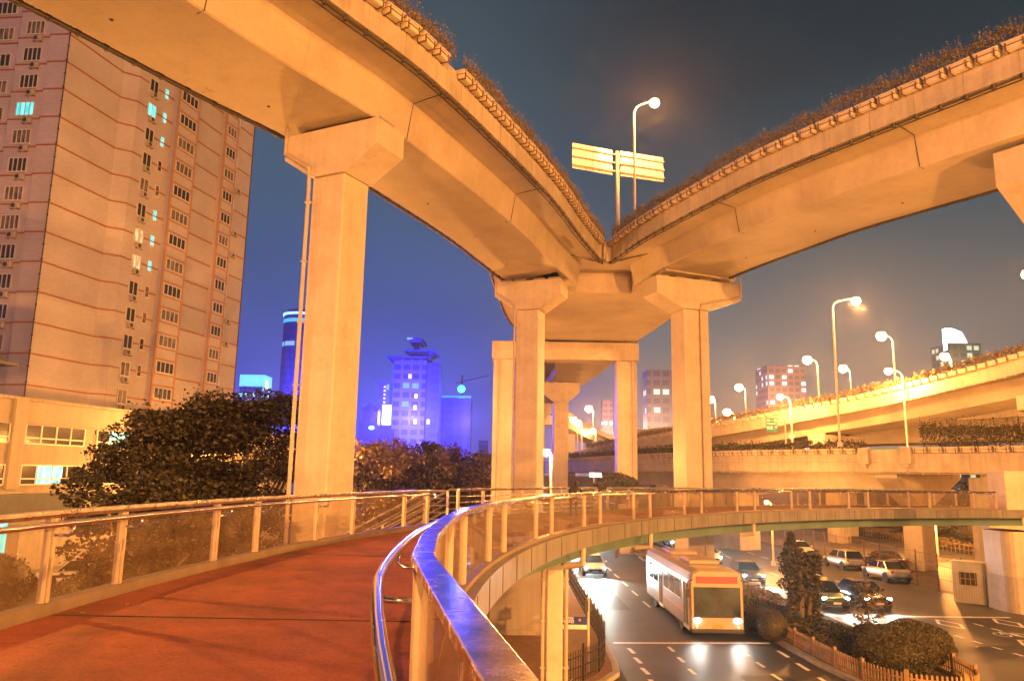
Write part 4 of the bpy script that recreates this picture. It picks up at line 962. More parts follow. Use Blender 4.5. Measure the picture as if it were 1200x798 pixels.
picket_fence('black iron fence with spikes along the sidewalk edge', [(4.1, 62), (4.05, 44), (4.05, 35.2), (3.9, 32.2), (3.3, 29.6), (2.0, 27.6)], 1.05, .17, M['iron'], .035, big=9, rails=(.16, .5, .82))
# tall mesh fence of the parking strip
fp = spline([(28.95, 47.8), (29.0, 56), (29.3, 66), (29.8, 84), (30.2, 110)], 2.9)
mf = thing('mesh_fence', 'tall thin brown mesh fence in front of the parked cars', 'fence', (29, 50, 0))
for k, p in enumerate(fp):
    m = MB(); m.tube([(p.x, p.y, 0), (p.x, p.y, 2.5)], .05, 6); W(m, 'fence_post', M['rust_fence'], mf)
    if k < len(fp)-1:
        q = fp[k+1]; m = MB()
        for z in (.1, .85, 1.7, 2.35): m.bar((p.x, p.y, z), (q.x, q.y, z), .02, .03)
        for s in range(1, 14): c = p.lerp(q, s/14); m.box((c.x, c.y, 1.2), (.009, .009, 2.3))
        W(m, 'mesh_panel', M['rust_fence'], mf)
picket_fence('low railing along the foot of the planted bank', [(46.9, 40), (47.0, 80), (47.3, 130)], 1.0, .8, M['picket'], .07, tops=False, name='kerb_railing', rails=(.45, .95), z0=0)
picket_fence('light street railing beyond the police car', [(-31, 61), (-25, 62.5), (-19, 64)], 1.3, .9, M['lamp_paint'], .06, tops=False, name='street_railing', rails=(.5, .95), z0=0)
# white louvred cabinet, brown fence and other street furniture on the right
bt = thing('equipment_cabinet', 'white slatted equipment cabinet with a barred window beside the rounded pier', 'cabinet', (28.15, 48.6, 0), rz=math.atan2(-1.3, 1.3))
m = MB(); m.box((0, .45, 1.2), (1.85, .9, 2.4)); m.build('body', M['corr'], bt, bevel=.02)
m = MB()
for k in range(13): m.box((-.84+.14*k, -.02, .95), (.06, .04, 1.75))
m.build('slats', M['corr'], bt)
m = MB(); m.box((-.05, -.045, 1.45), (.95, .03, .75)); wn = m.build('window', M['trim'], bt)
m = MB()
for k in range(4): m.box((-.46+.27*k, -.07, 1.45), (.05, .03, .8))
m.box((-.05, -.07, 1.45), (1.0, .03, .05)); m.build('bars', M['picket'], wn)
m = MB(); m.box((0, .45, 2.43), (2.0, 1.05, .07)); m.build('roof', M['corr'], bt)
bw = thing('plank_fence', 'brown plank fence right of the rounded pier', 'fence', (31.4, 45.2, 0), rz=-.75)
m = MB()
for k in range(16): m.box((-.9+.2*k, 0, 1.15), (.17, .04, 2.3+.1*(k % 3)))
m.build('planks', mat('brown_planks', (.12, .07, .04), .8, var=.25), bw)
for s in (-.8, .7, 2.0):
    m = MB(); m.box((s, .08, 1.25), (.12, .1, 2.5)); m.build('post', M['rust_fence'], bw)
# blue name plate of the street
sp = thing('street_name_sign', 'blue street name plate with white characters on a sidewalk post', 'street sign', (3.02, 29.9, .15))
m = MB(); m.tube([(0, 0, 0), (0, 0, 2.55)], .045, 10); m.ball((0, 0, 2.57), .06, 8, 6); m.build('post', M['lamp_paint'], sp, smooth=True)
m = MB(); m.box((-.78, 0, 1.78), (1.45, .04, .30)); pl = m.build('name_plate', M['blue'], sp)
m = MB(); m.box((-.78, 0, 1.55), (1.45, .045, .15)); m.build('lower_strip', M['white'], sp)
def text(body, size, mtl, parent, loc, rz=0., name='lettering'):
    cu = bpy.data.curves.new(name, 'FONT'); cu.body = body; cu.size = size; cu.extrude = .004; cu.align_x = 'CENTER'; cu.align_y = 'CENTER'
    t = bpy.data.objects.new(name, cu); COL.objects.link(t); bpy.context.view_layer.update()
    me = bpy.data.meshes.new_from_object(t.evaluated_get(bpy.context.evaluated_depsgraph_get()))
    bpy.data.objects.remove(t); o = bpy.data.objects.new(name, me); COL.objects.link(o); me.materials.clear(); me.materials.append(mtl)
    o.parent = parent; o.location = loc; o.rotation_euler = (PI/2, 0, rz); return o
text('中路', .25, M['white'], pl, (-.77, -.026, 1.775))
m = MB(); m.lathe([(.045, -.003), (.045, .003)], n=16); dt = m.build('emblem', M['orange'], pl); dt.location = (-.32, -.026, 1.80); dt.rotation_euler = (PI/2, 0, 0)
m = MB(); m.box((-.02, -.02, 2.3), (.5, .04, .42), rz=.9); m.build('side_board', M['slate'], sp)
mp_ = thing('camera_post', 'short post with a small box camera on the median', 'camera post', (12.4, 41.3, .15))
m = MB(); m.tube([(0, 0, 0), (0, 0, 1.75)], .04, 8); m.build('post', M['teal'], mp_); m = MB(); m.box((.1, 0, 1.75), (.4, .16, .14)); m.build('camera_box', M['lamp_paint'], mp_)
# green direction sign on the low viaduct
gp = at(904, 498, 84); gq = at(920, 500, 84.5)
gs = thing('direction_sign', 'green direction sign with white rows and arrow on a bracket post', 'road sign', (gq.x, gq.y, 8.6))
h0 = gp.z-8.6
m = MB(); m.tube([(0, 0, 0), (0, 0, h0+.8)], .10, 8)
for z in (.75, -.0): m.tube([(0, 0, h0+z), (gp.x-gq.x, gp.y-gq.y, h0+z)], .05, 6)
m.build('post', M['lamp_paint'], gs)
m = MB(); m.box((gp.x-gq.x, gp.y-gq.y-.1, h0), (1.25, .07, 1.55)); bd = m.build('board', M['signgreen'], gs)
m = MB(); cx, cy = gp.x-gq.x, gp.y-gq.y-.142
m.box((cx-.38, cy, h0+.5), (.30, .01, .26)); m.box((cx, cy, h0+.5), (.36, .01, .05)); m.box((cx+.4, cy, h0+.5), (.30, .01, .30))
m.box((cx-.1, cy, h0+.14), (.85, .01, .13)); m.box((cx+.44, cy, h0+.14), (.1, .01, .16))
m.box((cx-.4, cy, h0-.3), (.26, .01, .34)); m.box((cx-.05, cy, h0-.3), (.24, .01, .34))
m.bar((cx+.2, cy, h0-.6), (cx+.42, cy, h0-.25), .11, .01); m.face([(cx+.28, cy-.005, h0-.18), (cx+.56, cy-.005, h0-.06), (cx+.52, cy-.005, h0-.38)])
m.build('lettering', M['white'], bd)
rs = at(927.5, 511.5, 86); r_ = thing('round_sign', 'small round white sign facing the road by the green sign', 'road sign', (rs.x, rs.y, 8.6))
m = MB(); m.tube([(0, .05, 0), (0, .05, rs.z-8.6)], .05, 6); m.build('post', M['lamp_paint'], r_)
m = MB(); m.lathe([(.3, -.02), (.3, .02)], n=20); dk = m.build('disc', M['white'], r_); dk.location = (0, -.02, rs.z-8.6); dk.rotation_euler = (PI/2, 0, 0)
# block and walls under the far viaducts
ub = thing('utility_block', 'pale rendered utility block on the sidewalk under the bridge', 'utility block', (.4, 37.6, .15))
m = MB(); m.box((0, 0, 2.1), (2.4, 2.8, 4.2)); m.build('walls', M['render'], ub, bevel=.02)
m = MB(); m.box((0, 0, 4.26), (2.7, 3.1, .12)); m.build('roof_slab', M['conc_dark'], ub)
m = MB(); m.box((.0, -1.42, .1), (2.45, .05, .22)); m.build('plinth', M['conc_dark'], ub)
hut = thing('dark_kiosk', 'dark boarded kiosk left of the pale utility block', 'kiosk', (-2.3, 37.9, .15))
m = MB(); m.box((0, 0, 1.9), (2.2, 2.4, 3.8)); m.build('walls', M['trim'], hut); m = MB(); m.box((0, -.1, 3.86), (2.6, 2.8, .1)); m.build('roof', M['conc_dark'], hut)
rw = thing('retaining_wall', 'long pale retaining wall closing the view under the far viaduct', 'wall', (8, 150, 0))
m = MB(); m.box((8, 0, 3.6), (60, .5, 7.2)); m.build('wall', M['render'], rw)
for z in (2.2, 4.4, 6.3):
    m = MB(); m.box((8, -.28, z), (60, .1, .12)); m.build('string_course', M['band'], rw)
lc = at(706, 556.5, 135); c_ = thing('lit_canopy', 'glaring lit canopy under the far end of the low viaduct', 'canopy', (lc.x, lc.y, 0))
m = MB(); m.box((0, 0, lc.z), (4.2, 2.4, .7)); m.build('light_box', emit('light_box', (1., .72, .36), 6.), c_)
for x in (-1.5, 1.5):
    m = MB(); m.tube([(x, 0, 0), (x, 0, lc.z-.45)], .1, 8); m.build('leg', M['lamp_paint'], c_)
# dark premises below the low viaduct
dk_ = thing('viaduct_store', 'dim store building with grilled windows under the low viaduct', 'building', (40.5, 62, 0), rz=.9)
m = MB(); m.box((0, 0, 3.8), (14, 5, 7.6)); m.build('walls', M['conc_dark'], dk_)
for k in range(4):
    m = MB(); m.box((-5.2+3.4*k, -2.53, 5.9), (1.9, .08, 2.0)); f_ = m.build('window', M['rust_fence'], dk_); m = MB(); m.box((-5.2+3.4*k, -2.58, 5.9), (1.6, .04, 1.7)); m.build('pane', M['pane'], f_)

# ================================================================== person on the far side of the deck
def person():
    p = ring(RO-.75, 32.9); t = math.radians(32.9); o = thing('person', 'person in a dark jacket bending forward beside the far railing', 'person', (p.x, p.y, DZ), rz=-t+PI/2+.3); o.scale = (.9, .9, .86)
    # +x is the way the person leans
    V = {'hip': (0, 0, .90), 'belly': (.12, 0, 1.05), 'chest': (.32, 0, 1.18), 'neck': (.47, 0, 1.28), 'jaw': (.53, 0, 1.33), 'head': (.57, 0, 1.42), 'crown': (.56, 0, 1.49)}
    E = [('hip', 'belly'), ('belly', 'chest'), ('chest', 'neck'), ('neck', 'jaw'), ('jaw', 'head'), ('head', 'crown')]
    Rr = {'hip': .15, 'belly': .145, 'chest': .16, 'neck': .06, 'jaw': .075, 'head': .098, 'crown': .07}
    for s, n in ((-1, 'r'), (1, 'l')):
        V.update({'sh'+n: (.38, s*.19, 1.20), 'el'+n: (.46, s*.27, .98), 'wr'+n: (.66, s*.12, 1.06), 'ha'+n: (.74, s*.08, 1.09), 'th'+n: (.0, s*.10, .82), 'kn'+n: (.05+.04*s, s*.12, .47), 'an'+n: (-.06, s*.13, .09), 'to'+n: (.12, s*.15, .04)})
        Rr.update({'sh'+n: .075, 'el'+n: .05, 'wr'+n: .034, 'ha'+n: .04, 'th'+n: .098, 'kn'+n: .066, 'an'+n: .042, 'to'+n: .04})
        E += [('chest', 'sh'+n), ('sh'+n, 'el'+n), ('el'+n, 'wr'+n), ('wr'+n, 'ha'+n), ('hip', 'th'+n), ('th'+n, 'kn'+n), ('kn'+n, 'an'+n), ('an'+n, 'to'+n)]
    K = list(V); me = bpy.data.meshes.new('body'); me.from_pydata([V[k] for k in K], [(K.index(a), K.index(b)) for a, b in E], [])
    b = bpy.data.objects.new('body', me); COL.objects.link(b); b.parent = o
    sk = b.modifiers.new('skin', 'SKIN')
    for k, v in zip(K, me.skin_vertices[0].data): v.radius = (Rr[k], Rr[k]); v.use_root = (k == 'hip')
    b.modifiers.new('sub', 'SUBSURF').levels = 2; me.materials.append(M['cloth'])
    m = MB(); m.ball((.555, 0, 1.455), .112, 14, 10, (1, .92, .95)); m.build('hair', M['hair'], o, smooth=True)
    m = MB(); m.ball((.625, 0, 1.40), .06, 10, 8, (.7, .95, 1.25)); m.ball((.672, 0, 1.395), .015, 6, 5); m.build('face', M['skin'], o, smooth=True)
    for s in (-1, 1):
        m = MB(); m.box((.77, s*.07, 1.09), (.09, .07, .03))
        for f in range(4): m.tube([(.80, s*.07+.018*(f-1.5), 1.095), (.86, s*.07+.018*(f-1.5), 1.09), (.89-.006*abs(f-1.3), s*.07+.017*(f-1.5), 1.065)], [.009, .008, .007], 5)
        m.tube([(.76, s*.07-s*.035, 1.09), (.80, s*.07-s*.06, 1.08), (.83, s*.07-s*.055, 1.075)], [.011, .009, .008], 5)
        m.build('hand', M['skin'], o)
person()
# ================================================================== vehicles (front towards -y in their own space)
def wheel(parent, x, y, r=.32, w=.2):
    m = MB(); ring_ = [(r*.62, -w/2), (r*.93, -w/2), (r, -w/2+.03), (r, w/2-.03), (r*.93, w/2), (r*.62, w/2)]
    m.lathe(ring_, n=22); t = m.build('wheel', M['tyre'], parent, smooth=False); t.location = (x, y, r); t.rotation_euler = (0, PI/2, 0)
    h = MB(); s = 1 if x > 0 else -1; h.lathe([(r*.62, s*(w/2-.06)-.01), (r*.62, s*(w/2-.06)+.01)], n=20)
    for k in range(5): a = 2*PI*k/5; h.box((r*.33*math.cos(a), r*.33*math.sin(a), s*(w/2-.04)), (r*.6, .06, .03), rz=a)
    h.lathe([(.06, s*(w/2-.05)-.02), (.06, s*(w/2-.05)+.03)], n=10); h.build('rim', M['rim'], t)
def car(label, cat, loc, rz, paint, kind='sedan', L=4.55, Wd=1.76, H=1.45, lights=False, tail=False, cast=True, group=None, name='car', power=260.):
    o = thing(name, label, cat, loc, rz, group); hw = Wd/2
    belt = .93; st = [(-L/2, .44, .62, .70), (-L/2+.12, .30, .72, .86), (-L/2+.7, .24, .80, .97), (-L/2+1.15, .22, .90, 1.), (-.3, .22, belt, 1.), (L*.22, .22, belt+.02, 1.), (L/2-.75, .24, belt+.04, .99), (L/2-.14, .30, belt+(.0 if kind == 'sedan' else .04), .93), (L/2, .42, .72, .84)]
    m = MB(); R_ = []
    for y, z0, z1, s in st:
        w = hw*s; i = len(m.v); R_.append(i)
        m.v += [(-w*.9, y, z0), (-w*.99, y, z0+.12), (-w, y, z0+(z1-z0)*.5), (-w*.955, y, z1-.06), (-w*.86, y, z1), (w*.86, y, z1), (w*.955, y, z1-.06), (w, y, z0+(z1-z0)*.5), (w*.99, y, z0+.12), (w*.9, y, z0)]
    for a, b in zip(R_, R_[1:]):
        for q in range(10): m.f.append((a+q, a+(q+1) % 10, b+(q+1) % 10, b+q))
    m.f.append(tuple(R_[0]+q for q in reversed(range(10)))); m.f.append(tuple(R_[-1]+q for q in range(10)))
    bd = m.build('body', paint, o, smooth=True); bv = bd.modifiers.new('sub', 'SUBSURF'); bv.levels = 1; bv.render_levels = 1
    if kind == 'sedan': y0, y1, y2, y3 = -L/2+1.15, -L/2+1.9, L*.20, L/2-.72
    else: y0, y1, y2, y3 = -L/2+1.1, -L/2+1.85, L/2-.55, L/2-.16
    zb, zr, wb, wt = belt-.02, H, hw*.90, hw*.70
    m = MB(); B = [(-wb, y0, zb), (wb, y0, zb), (wb, y3, zb+.02), (-wb, y3, zb+.02)]; T = [(-wt, y1, zr-.05), (wt, y1, zr-.05), (wt, y2, zr-.03), (-wt, y2, zr-.03)]
    i = len(m.v); m.v += B+T
    for k in range(4): m.f.append((i+k, i+(k+1) % 4, i+4+(k+1) % 4, i+4+k))
    m.f.append((i+4, i+5, i+6, i+7)); m.build('cabin', paint, o, bevel=.05)
    def pane(nm, a, b, c, d, ins=.07):
        a, b, c, d = map(Vector, (a, b, c, d)); ce = (a+b+c+d)/4; n = (b-a).cross(d-a).normalized()
        if n.dot(ce-Vector((0, 0, .9))) < 0: n = -n
        p = [v.lerp(ce, ins)+n*.012 for v in (a, b, c, d)]; g = MB(); g.face(p); g.face([v-n*.008 for v in reversed(p)]); return g.build(nm, M['carglass'], o)
    pane('windscreen', B[0], B[1], T[1], T[0]); pane('rear_window', B[3], B[2], T[2], T[3])
    for s in (-1, 1):
        f = lambda v: (v[0]*s, v[1], v[2]); Bm0, Bm1, Tm0, Tm1 = B[1], B[2], T[1], T[2]
        mid = lambda u, w, t: tuple(u[k]+(w[k]-u[k])*t for k in range(3))
        q, p_ = mid(Bm0, Bm1, .52), mid(Tm0, Tm1, .46)
        pane('side_window', f(Bm0), f(q), f(p_), f(Tm0), .1); pane('side_window', f(q), f(Bm1), f(Tm1), f(p_), .12)
        m = MB(); m.ball((s*(hw+.06), -L*.17, 1.0), .09, 10, 6, (1, .6, .75)); m.build('wing_mirror', paint, o, smooth=True)
        m = MB()
        for y in (-L*.06, L*.13): m.box((s*(hw*.985), y, .8), (.03, .16, .03))
        m.build('door_handle', M['rim'], o)
        m = MB(); m.ball((s*hw*.72, -L/2+.16, .66), .13, 12, 8, (1.15, .55, .62)); m.build('headlight', M['head_on'] if lights else M['white'], o, smooth=True)
        m = MB(); m.ball((s*hw*.76, L/2-.12, .80), .12, 12, 8, (1.1, .55, .8)); m.build('tail_light', M['tail'], o, smooth=True)
        for y in (-L/2+.85, L/2-.85): wheel(o, s*(hw-.10), y)
        for y in (-L/2+.85, L/2-.85):
            m = MB(); m.lathe([(.39, -.01), (.39, .01)], n=20)
            for k in range(len(m.v)-40, len(m.v)): v = m.v[k]; m.v[k] = (s*(hw*.985)+v[2], y+v[0], .34+v[1])
            m.build('wheel_arch', M['trim'], o)
    m = MB(); m.box((0, -L/2-.01, .50), (hw*1.0, .05, .16)); m.build('grille', M['trim'], o)
    m = MB(); m.box((0, L/2-.0, .56), (.46, .05, .13)); m.build('number_plate', M['plate'], o); m = MB(); m.box((0, -L/2-.03, .42), (.44, .03, .12)); m.build('number_plate', M['plate'], o)
    m = MB(); m.box((0, L/2-.02, .36), (hw*1.7, .14, .12)); m.box((0, -L/2+.06, .33), (hw*1.6, .14, .1)); m.build('bumper', M['trim'], o, bevel=.02)
    if lights and cast:
        for s in (-1, 1): point_light('headlight_beam', (s*hw*.72, -L/2-.08, .68), power, (.86, 1., .96), .06, o, spot=math.radians(78), aim=(0, -1, -.13))
    return o
silver = mat('silver_car_paint', (.50, .50, .50), .3, .6, var=.03, coat=.5); black = mat('black_car_paint', (.012, .012, .014), .2, var=0, coat=.6)
whitep = mat('white_car_paint', (.72, .72, .72), .3, var=.02, coat=.5); teal = mat('teal_taxi_paint', (.03, .10, .11), .25, var=0, coat=.5); grey = mat('grey_car_paint', (.12, .12, .13), .28, .4, var=0, coat=.5)
car('silver saloon parked behind the mesh fence, nearest the cabinet', 'car', (27.62+.6, 59.4, 0), PI+.05, silver)
car('silver estate car parked ahead of the silver saloon', 'car', (28.0+.3, 67.0, 0), PI+.05, silver, 'wagon', L=4.5, H=1.55)
car('black saloon parked beside the two silver cars', 'car', (32.0, 67.5, 0), PI+.03, black, L=4.7)
car('pale car half hidden behind the tall leafy shrub', 'car', (28.1, 76.5, 0), .05, whitep, L=4.4)
tx = car('dark taxi with an orange roof sign stopped at the line', 'taxi', (18.55, 47.3, 0), .0, teal, lights=True, name='taxi')
m = MB(); m.box((0, -.15, 1.50), (.62, .2, .16)); m.build('roof_sign', emit('roof_sign', (1., .32, .04), .8, (.8, .3, .05)), tx, bevel=.03)
car('dark saloon with headlights on beside the taxi', 'car', (21.0, 47.4, 0), .0, black, lights=True)
traf = [(17.0, 57.0, grey, 'grey car with glaring headlights beyond the median shrubs'),
        (17.3, 69, whitep, 'white car with headlights on near the median pier'),
        (17.6, 84, silver, 'silver car with headlights on under the far viaduct'), (22.6, 90, black, 'black car with headlights on deep under the viaduct')]
for x, y, p, lab in traf: car(lab, 'car', (x, y, 0), rnd.uniform(-.02, .02), p, rnd.choice(['sedan', 'wagon']), lights=True, group='cars driving towards the crossing', power=2600.)
for x, y, p, lab in ((6.35, 60, whitep, 'white car with headlights on in the lane beside the bus'), (7.8, 84, black, 'black car with headlights on farther up the road')):
    car(lab, 'car', (x, y, 0), .0, p, lights=True, group='cars driving towards the crossing', power=2600.)
# police car on the left street
pc = car('white patrol car with a blue and red light bar behind the glass railing', 'police car', (-26.9, 49.9, 0), -1.05, whitep, 'wagon', L=4.7, H=1.6, name='police_car')
m = MB(); m.box((0, .05, 1.62), (1.25, .3, .06)); br = m.build('light_bar', M['trim'], pc)
m = MB(); m.box((-.35, .05, 1.68), (.5, .26, .11)); m.build('blue_lens', emit('blue_lens', (.03, .3, 1.), 2.), br)
m = MB(); m.box((.35, .05, 1.68), (.5, .26, .11)); m.build('red_lens', emit('red_lens', (1., .08, .02), 1.5), br)
m = MB()
for s in (-1, 1): m.box((s*.886, .2, .66), (.012, 3.2, .16))
m.build('side_stripe', mat('dark_blue_stripe', (.015, .02, .09), .4, var=0), pc)

def bus():
    L, w, h = 11.6, 2.5, 3.05; o = thing('city_bus', 'cream city bus with red destination board waiting at the stop line', 'bus', (9.62, 36.75+L/2, 0), .0)
    cream = mat('cream_bus_paint', (.40, .31, .22), .35, var=.06, coat=.4); body = MB()
    pr = [(-w/2+.08, .32), (-w/2, .45), (-w/2, 2.55), (-w/2+.10, 2.9), (-w/2+.38, h), (w/2-.38, h), (w/2-.10, 2.9), (w/2, 2.55), (w/2, .45), (w/2-.08, .32)]
    i = 0; n = len(pr)
    for y, sx, sz in ((-L/2, .94, .97), (-L/2+.12, .99, 1.), (-L/2+.4, 1, 1), (L/2-.3, 1, 1), (L/2, .96, .98)): body.v += [(x*sx, y, .3+(z-.3)*sz) for x, z in pr]
    for k in range(4):
        for q in range(n): body.f.append((k*n+q, k*n+(q+1) % n, (k+1)*n+(q+1) % n, (k+1)*n+q))
    body.f.append(tuple(reversed(range(n)))); body.f.append(tuple(4*n+q for q in range(n))); body.build('body', cream, o)
    bg = mat('bus_glass', (.025, .045, .055), .08, var=.5, scale=1.2)
    m = MB(); m.box((0, -L/2-.012, 1.62), (2.14, .03, 1.32)); ws = m.build('windscreen', bg, o, bevel=.01)
    m = MB(); m.box((0, -L/2-.03, 1.62), (.04, .02, 1.3)); m.box((0, -L/2-.03, .97), (2.2, .03, .05)); m.bar((-.25, -L/2-.035, 1.02), (-.9, -L/2-.035, 1.7), .03, .02); m.bar((.85, -L/2-.035, 1.02), (.2, -L/2-.035, 1.7), .03, .02); m.build('windscreen_frame', M['trim'], ws)
    m = MB(); m.box((0, -L/2-.02, 2.60), (1.9, .04, .30)); m.build('destination_board', M['led_red'], o)
    for s in (-1, 1):
        for k in range(6):
            y = -L/2+2.55+1.42*k
            if s < 0 and k in (3,): continue
            m = MB(); m.box((s*(w/2+.004), y, 1.93), (.03, 1.28, .95)); f = m.build('side_window', M['white'], o); m = MB(); m.box((s*(w/2+.012), y, 1.93), (.03, 1.14, .82)); m.build('pane', bg, f)
        m = MB(); m.box((s*(w/2+.002), 0, 1.05), (.02, L-1.2, .18)); m.build('side_stripe', mat('bus_stripe', (.55, .24, .05), .4, var=0), o)
        m = MB(); m.ball((s*.92, -L/2-.01, .82), .14, 12, 8, (1.2, .4, .8)); m.build('headlight', M['head_on'], o, smooth=True)
        m = MB(); m.ball((s*.95, -L/2-.0, .52), .08, 10, 6, (1, .4, .8)); m.build('fog_light', M['white'], o, smooth=True)
        m = MB(); m.tube([(s*1.1, -L/2, 2.6), (s*1.38, -L/2-.22, 2.55), (s*1.4, -L/2-.24, 2.2)], .025, 6); m.box((s*1.4, -L/2-.24, 2.05), (.18, .08, .36)); m.build('wing_mirror', M['trim'], o)
        for y in (-L/2+2.5-.5, L/2-2.9): wheel(o, s*(w/2-.16), y, .48, .28)
        point_light('headlight_beam', (s*.92, -L/2-.12, .82), 130., (1., .93, .8), .08, o, spot=math.radians(75), aim=(0, -1, -.16))
    for y in (-L/2+.78, -L/2+6.8):
        m = MB(); m.box((-w/2-.006, y, 1.4), (.03, 1.1, 2.1)); d = m.build('door', M['white'], o); m = MB()
        for q in (-.26, .26): m.box((-w/2-.014, y+q, 1.45), (.03, .44, 1.85))
        m.build('pane', bg, d)
    m = MB(); m.box((0, -L/2-.02, .55), (.5, .03, .15)); m.build('number_plate', M['orange'], o)
    m = MB(); m.box((0, -L/2-.03, .36), (2.4, .12, .18)); m.build('bumper', M['trim'], o, bevel=.03)
    for y in (-2.5, 2): 
        m = MB(); m.box((0, y, h+.1), (1.5, 2.2, .2)); m.build('roof_unit', cream, o, bevel=.05)
bus()

# ================================================================== apartment tower
K = Vector((-43.8, 69.0)); U = Vector((.228, .974)).normalized(); N = Vector((U.y, -U.x)); FV = Vector((-.995, .10)).normalized(); FN = Vector((-.10, -.995)).normalized()
tw = thing('apartment_tower', 'tall pinkish apartment tower with orange floor bands at the left', 'apartment tower', (-52, 82, 0))
PT = lambda t, o=0.: K+U*t+N*o
PF = lambda t, o=0.: K+FV*t+FN*o
TOP = 66.0
outline = [PT(0), PT(7.4), PT(8.6, 1.15), PT(14.0, 1.35), PT(14.0, 2.15), PT(17.4, 2.15), PT(17.4, 1.35), PT(23.2, 1.35), PT(23.2, 2.05), PT(25.6, 2.05), PT(25.6, 1.35), PT(30.4, 1.35), PT(30.4, -16), PF(22, -26), PF(22, -1.2), PF(5.6, -1.2), PF(5.6, -.35), PF(2.2, -.35), PF(2.0)]
outline = [(p.x, p.y) for p in outline]
m = MB(); m.prism(outline, 0, TOP); W(m, 'wall', M['tower'], tw)
FL = 2.87; Z0 = 11.6
floors = [Z0+FL*k for k in range(0, 19)]
segs = [(PT(0), PT(7.4)), (PT(7.4), PT(8.6, 1.15)), (PT(8.6, 1.15), PT(9.9, 1.2)), (PT(11.5, 1.26), PT(14, 1.35)), (PT(17.4, 1.35), PT(23.2, 1.35)), (PT(27.2, 1.35), PT(30.4, 1.35)), (PF(2), PT(0)), (PF(5.6, -.35), PF(2.2, -.35)), (PF(22, -1.2), PF(5.6, -1.2))]
m = MB()
for z in floors:
    for a, b in segs:
        d = (b-a).normalized(); n = Vector((d.y, -d.x))*.03; m.bar((a.x+n.x, a.y+n.y, z), (b.x+n.x, b.y+n.y, z), .10, .14)
W(m, 'floor_band', M['band'], tw)
m = MB()
for z in floors:
    for a, b, o in ((14.0, 17.4, 2.15), (23.2, 25.6, 2.05)):
        for dz in (.02, 1.62): p, q = PT(a-.1, o+.05), PT(b+.1, o+.05); m.bar((p.x, p.y, z+dz), (q.x, q.y, z+dz), .16, .2)
for a, o in ((13.95, 2.1), (17.45, 2.1), (23.15, 2.0), (25.65, 2.0)):
    p = PT(a, o+.02); m.box((p.x, p.y, (Z0+TOP)/2), (.22, .22, TOP-Z0), rz=math.atan2(U.y, U.x))
W(m, 'bay_surround', M['surround'], tw)
m = MB(); p = K+Vector((.1, -.08)); m.tube([(p.x, p.y, 8), (p.x, p.y, TOP)], .05, 6)
for k in range(40): m.box((p.x, p.y, 9+1.43*k), (.14, .14, .12))
W(m, 'lightning_strip', M['pipe_dark'], tw)
m = MB(); p = PT(30.3, 1.4); m.tube([(p.x, p.y, 8), (p.x, p.y, TOP)], .06, 6)
W(m, 'lightning_strip', M['pipe_dark'], tw)
acp = [None]
def tower_window(c, d, n, w, h, z, lit=None, mull=2):
    """c: foot point on the wall, d: along the wall, n: outwards"""
    rz = math.atan2(d.y, d.x); m = MB(); o = c+n*.03; zc = z+h/2
    for s in (-1, 1): q = o+d*(s*(w/2-.03)); m.box((q.x, q.y, zc), (.10, .11, h), rz=rz)
    for s in (-1, 1): m.box((o.x, o.y, zc+s*(h/2-.03)), (w, .11, .10), rz=rz)
    for k in range(1, mull+1): q = o+d*(w*(k/(mull+1)-.5)); m.box((q.x, q.y, zc), (.085, .09, h), rz=rz)
    q = o+n*.03; m.box((q.x, q.y, z-.06), (w+.16, .2, .08), rz=rz)
    f = W(m, 'window', M['frame'], tw); g = MB(); q = c+n*.012; g.box((q.x, q.y, zc), (w-.04, .02, h-.04), rz=rz); W(g, 'pane', M[lit] if lit else M[rnd.choice(['pane', 'pane', 'pane_curtain'])], f)
def air_con(c, d, n, z, label, group):
    rz = math.atan2(d.y, d.x); q = c+n*.24
    if acp[0] is None or acp[0]['group'] != group:
        o = thing('air_conditioner', label, 'air conditioner', group=group); m = MB(); m.box((0, 0, 0), (.82, .32, .56)); m.build('casing', M['ac'], o, bevel=.02)
        m = MB(); m.lathe([(.22, -.01), (.22, .01)], n=18); g = m.build('fan_grille', M['acgrille'], o); g.location = (-.12, -.166, 0); g.rotation_euler = (PI/2, 0, 0)
        m = MB(); m.bar((-.35, .16, -.31), (-.35, -.2, -.31), .04, .04); m.bar((.35, .16, -.31), (.35, -.2, -.31), .04, .04); m.build('bracket', M['acgrille'], o); acp[0] = o
    else: o = copy_tree(acp[0])
    o.location = (q.x, q.y, z); o.rotation_euler = (0, 0, rz)
litA = {15: 'pane_cyan', 14: 'pane_cyan', 12: 'pane_cyan', 7: 'pane_warm', 6: 'pane_warm'}; litB = {15: 'pane_cyan', 14: 'pane_cyan', 13: 'pane_cyan', 12: 'pane_cyan', 11: 'pane_cyan', 8: 'pane_cyan', 7: 'pane_cyan', 6: 'pane_cyan'}
top_k = 16
for k in range(0, top_k+1):
    z = floors[k]
    tower_window(PT(10.7, 1.235), U, N, 1.35, 1.5, z-.75, litA.get(k), 1)
    if k > 1: tower_window(PT(12.7, 1.305), U, N, .7, 1.25, z-.55, litB.get(k), 0)
    tower_window(PT(15.7, 2.15), U, N, 2.9, 1.25, z+.18, None, 3)
    if 0 < k < 16: tower_window(PT(24.4, 2.05), U, N, 2.0, 1.25, z+.18, None, 2)
    if 0 < k < 15: tower_window(PT(26.5, 1.35), U, N, .9, 1.3, z+.1, 'pane_cyan' if k in (14, 12, 6, 2, 10) else None, 0)
for k in range(2, top_k+1): tower_window(PF(3.9, -.35), -FV, FN, 1.9, 1.45, floors[k]+.35, 'pane_cyan' if k == 10 else None, 3)
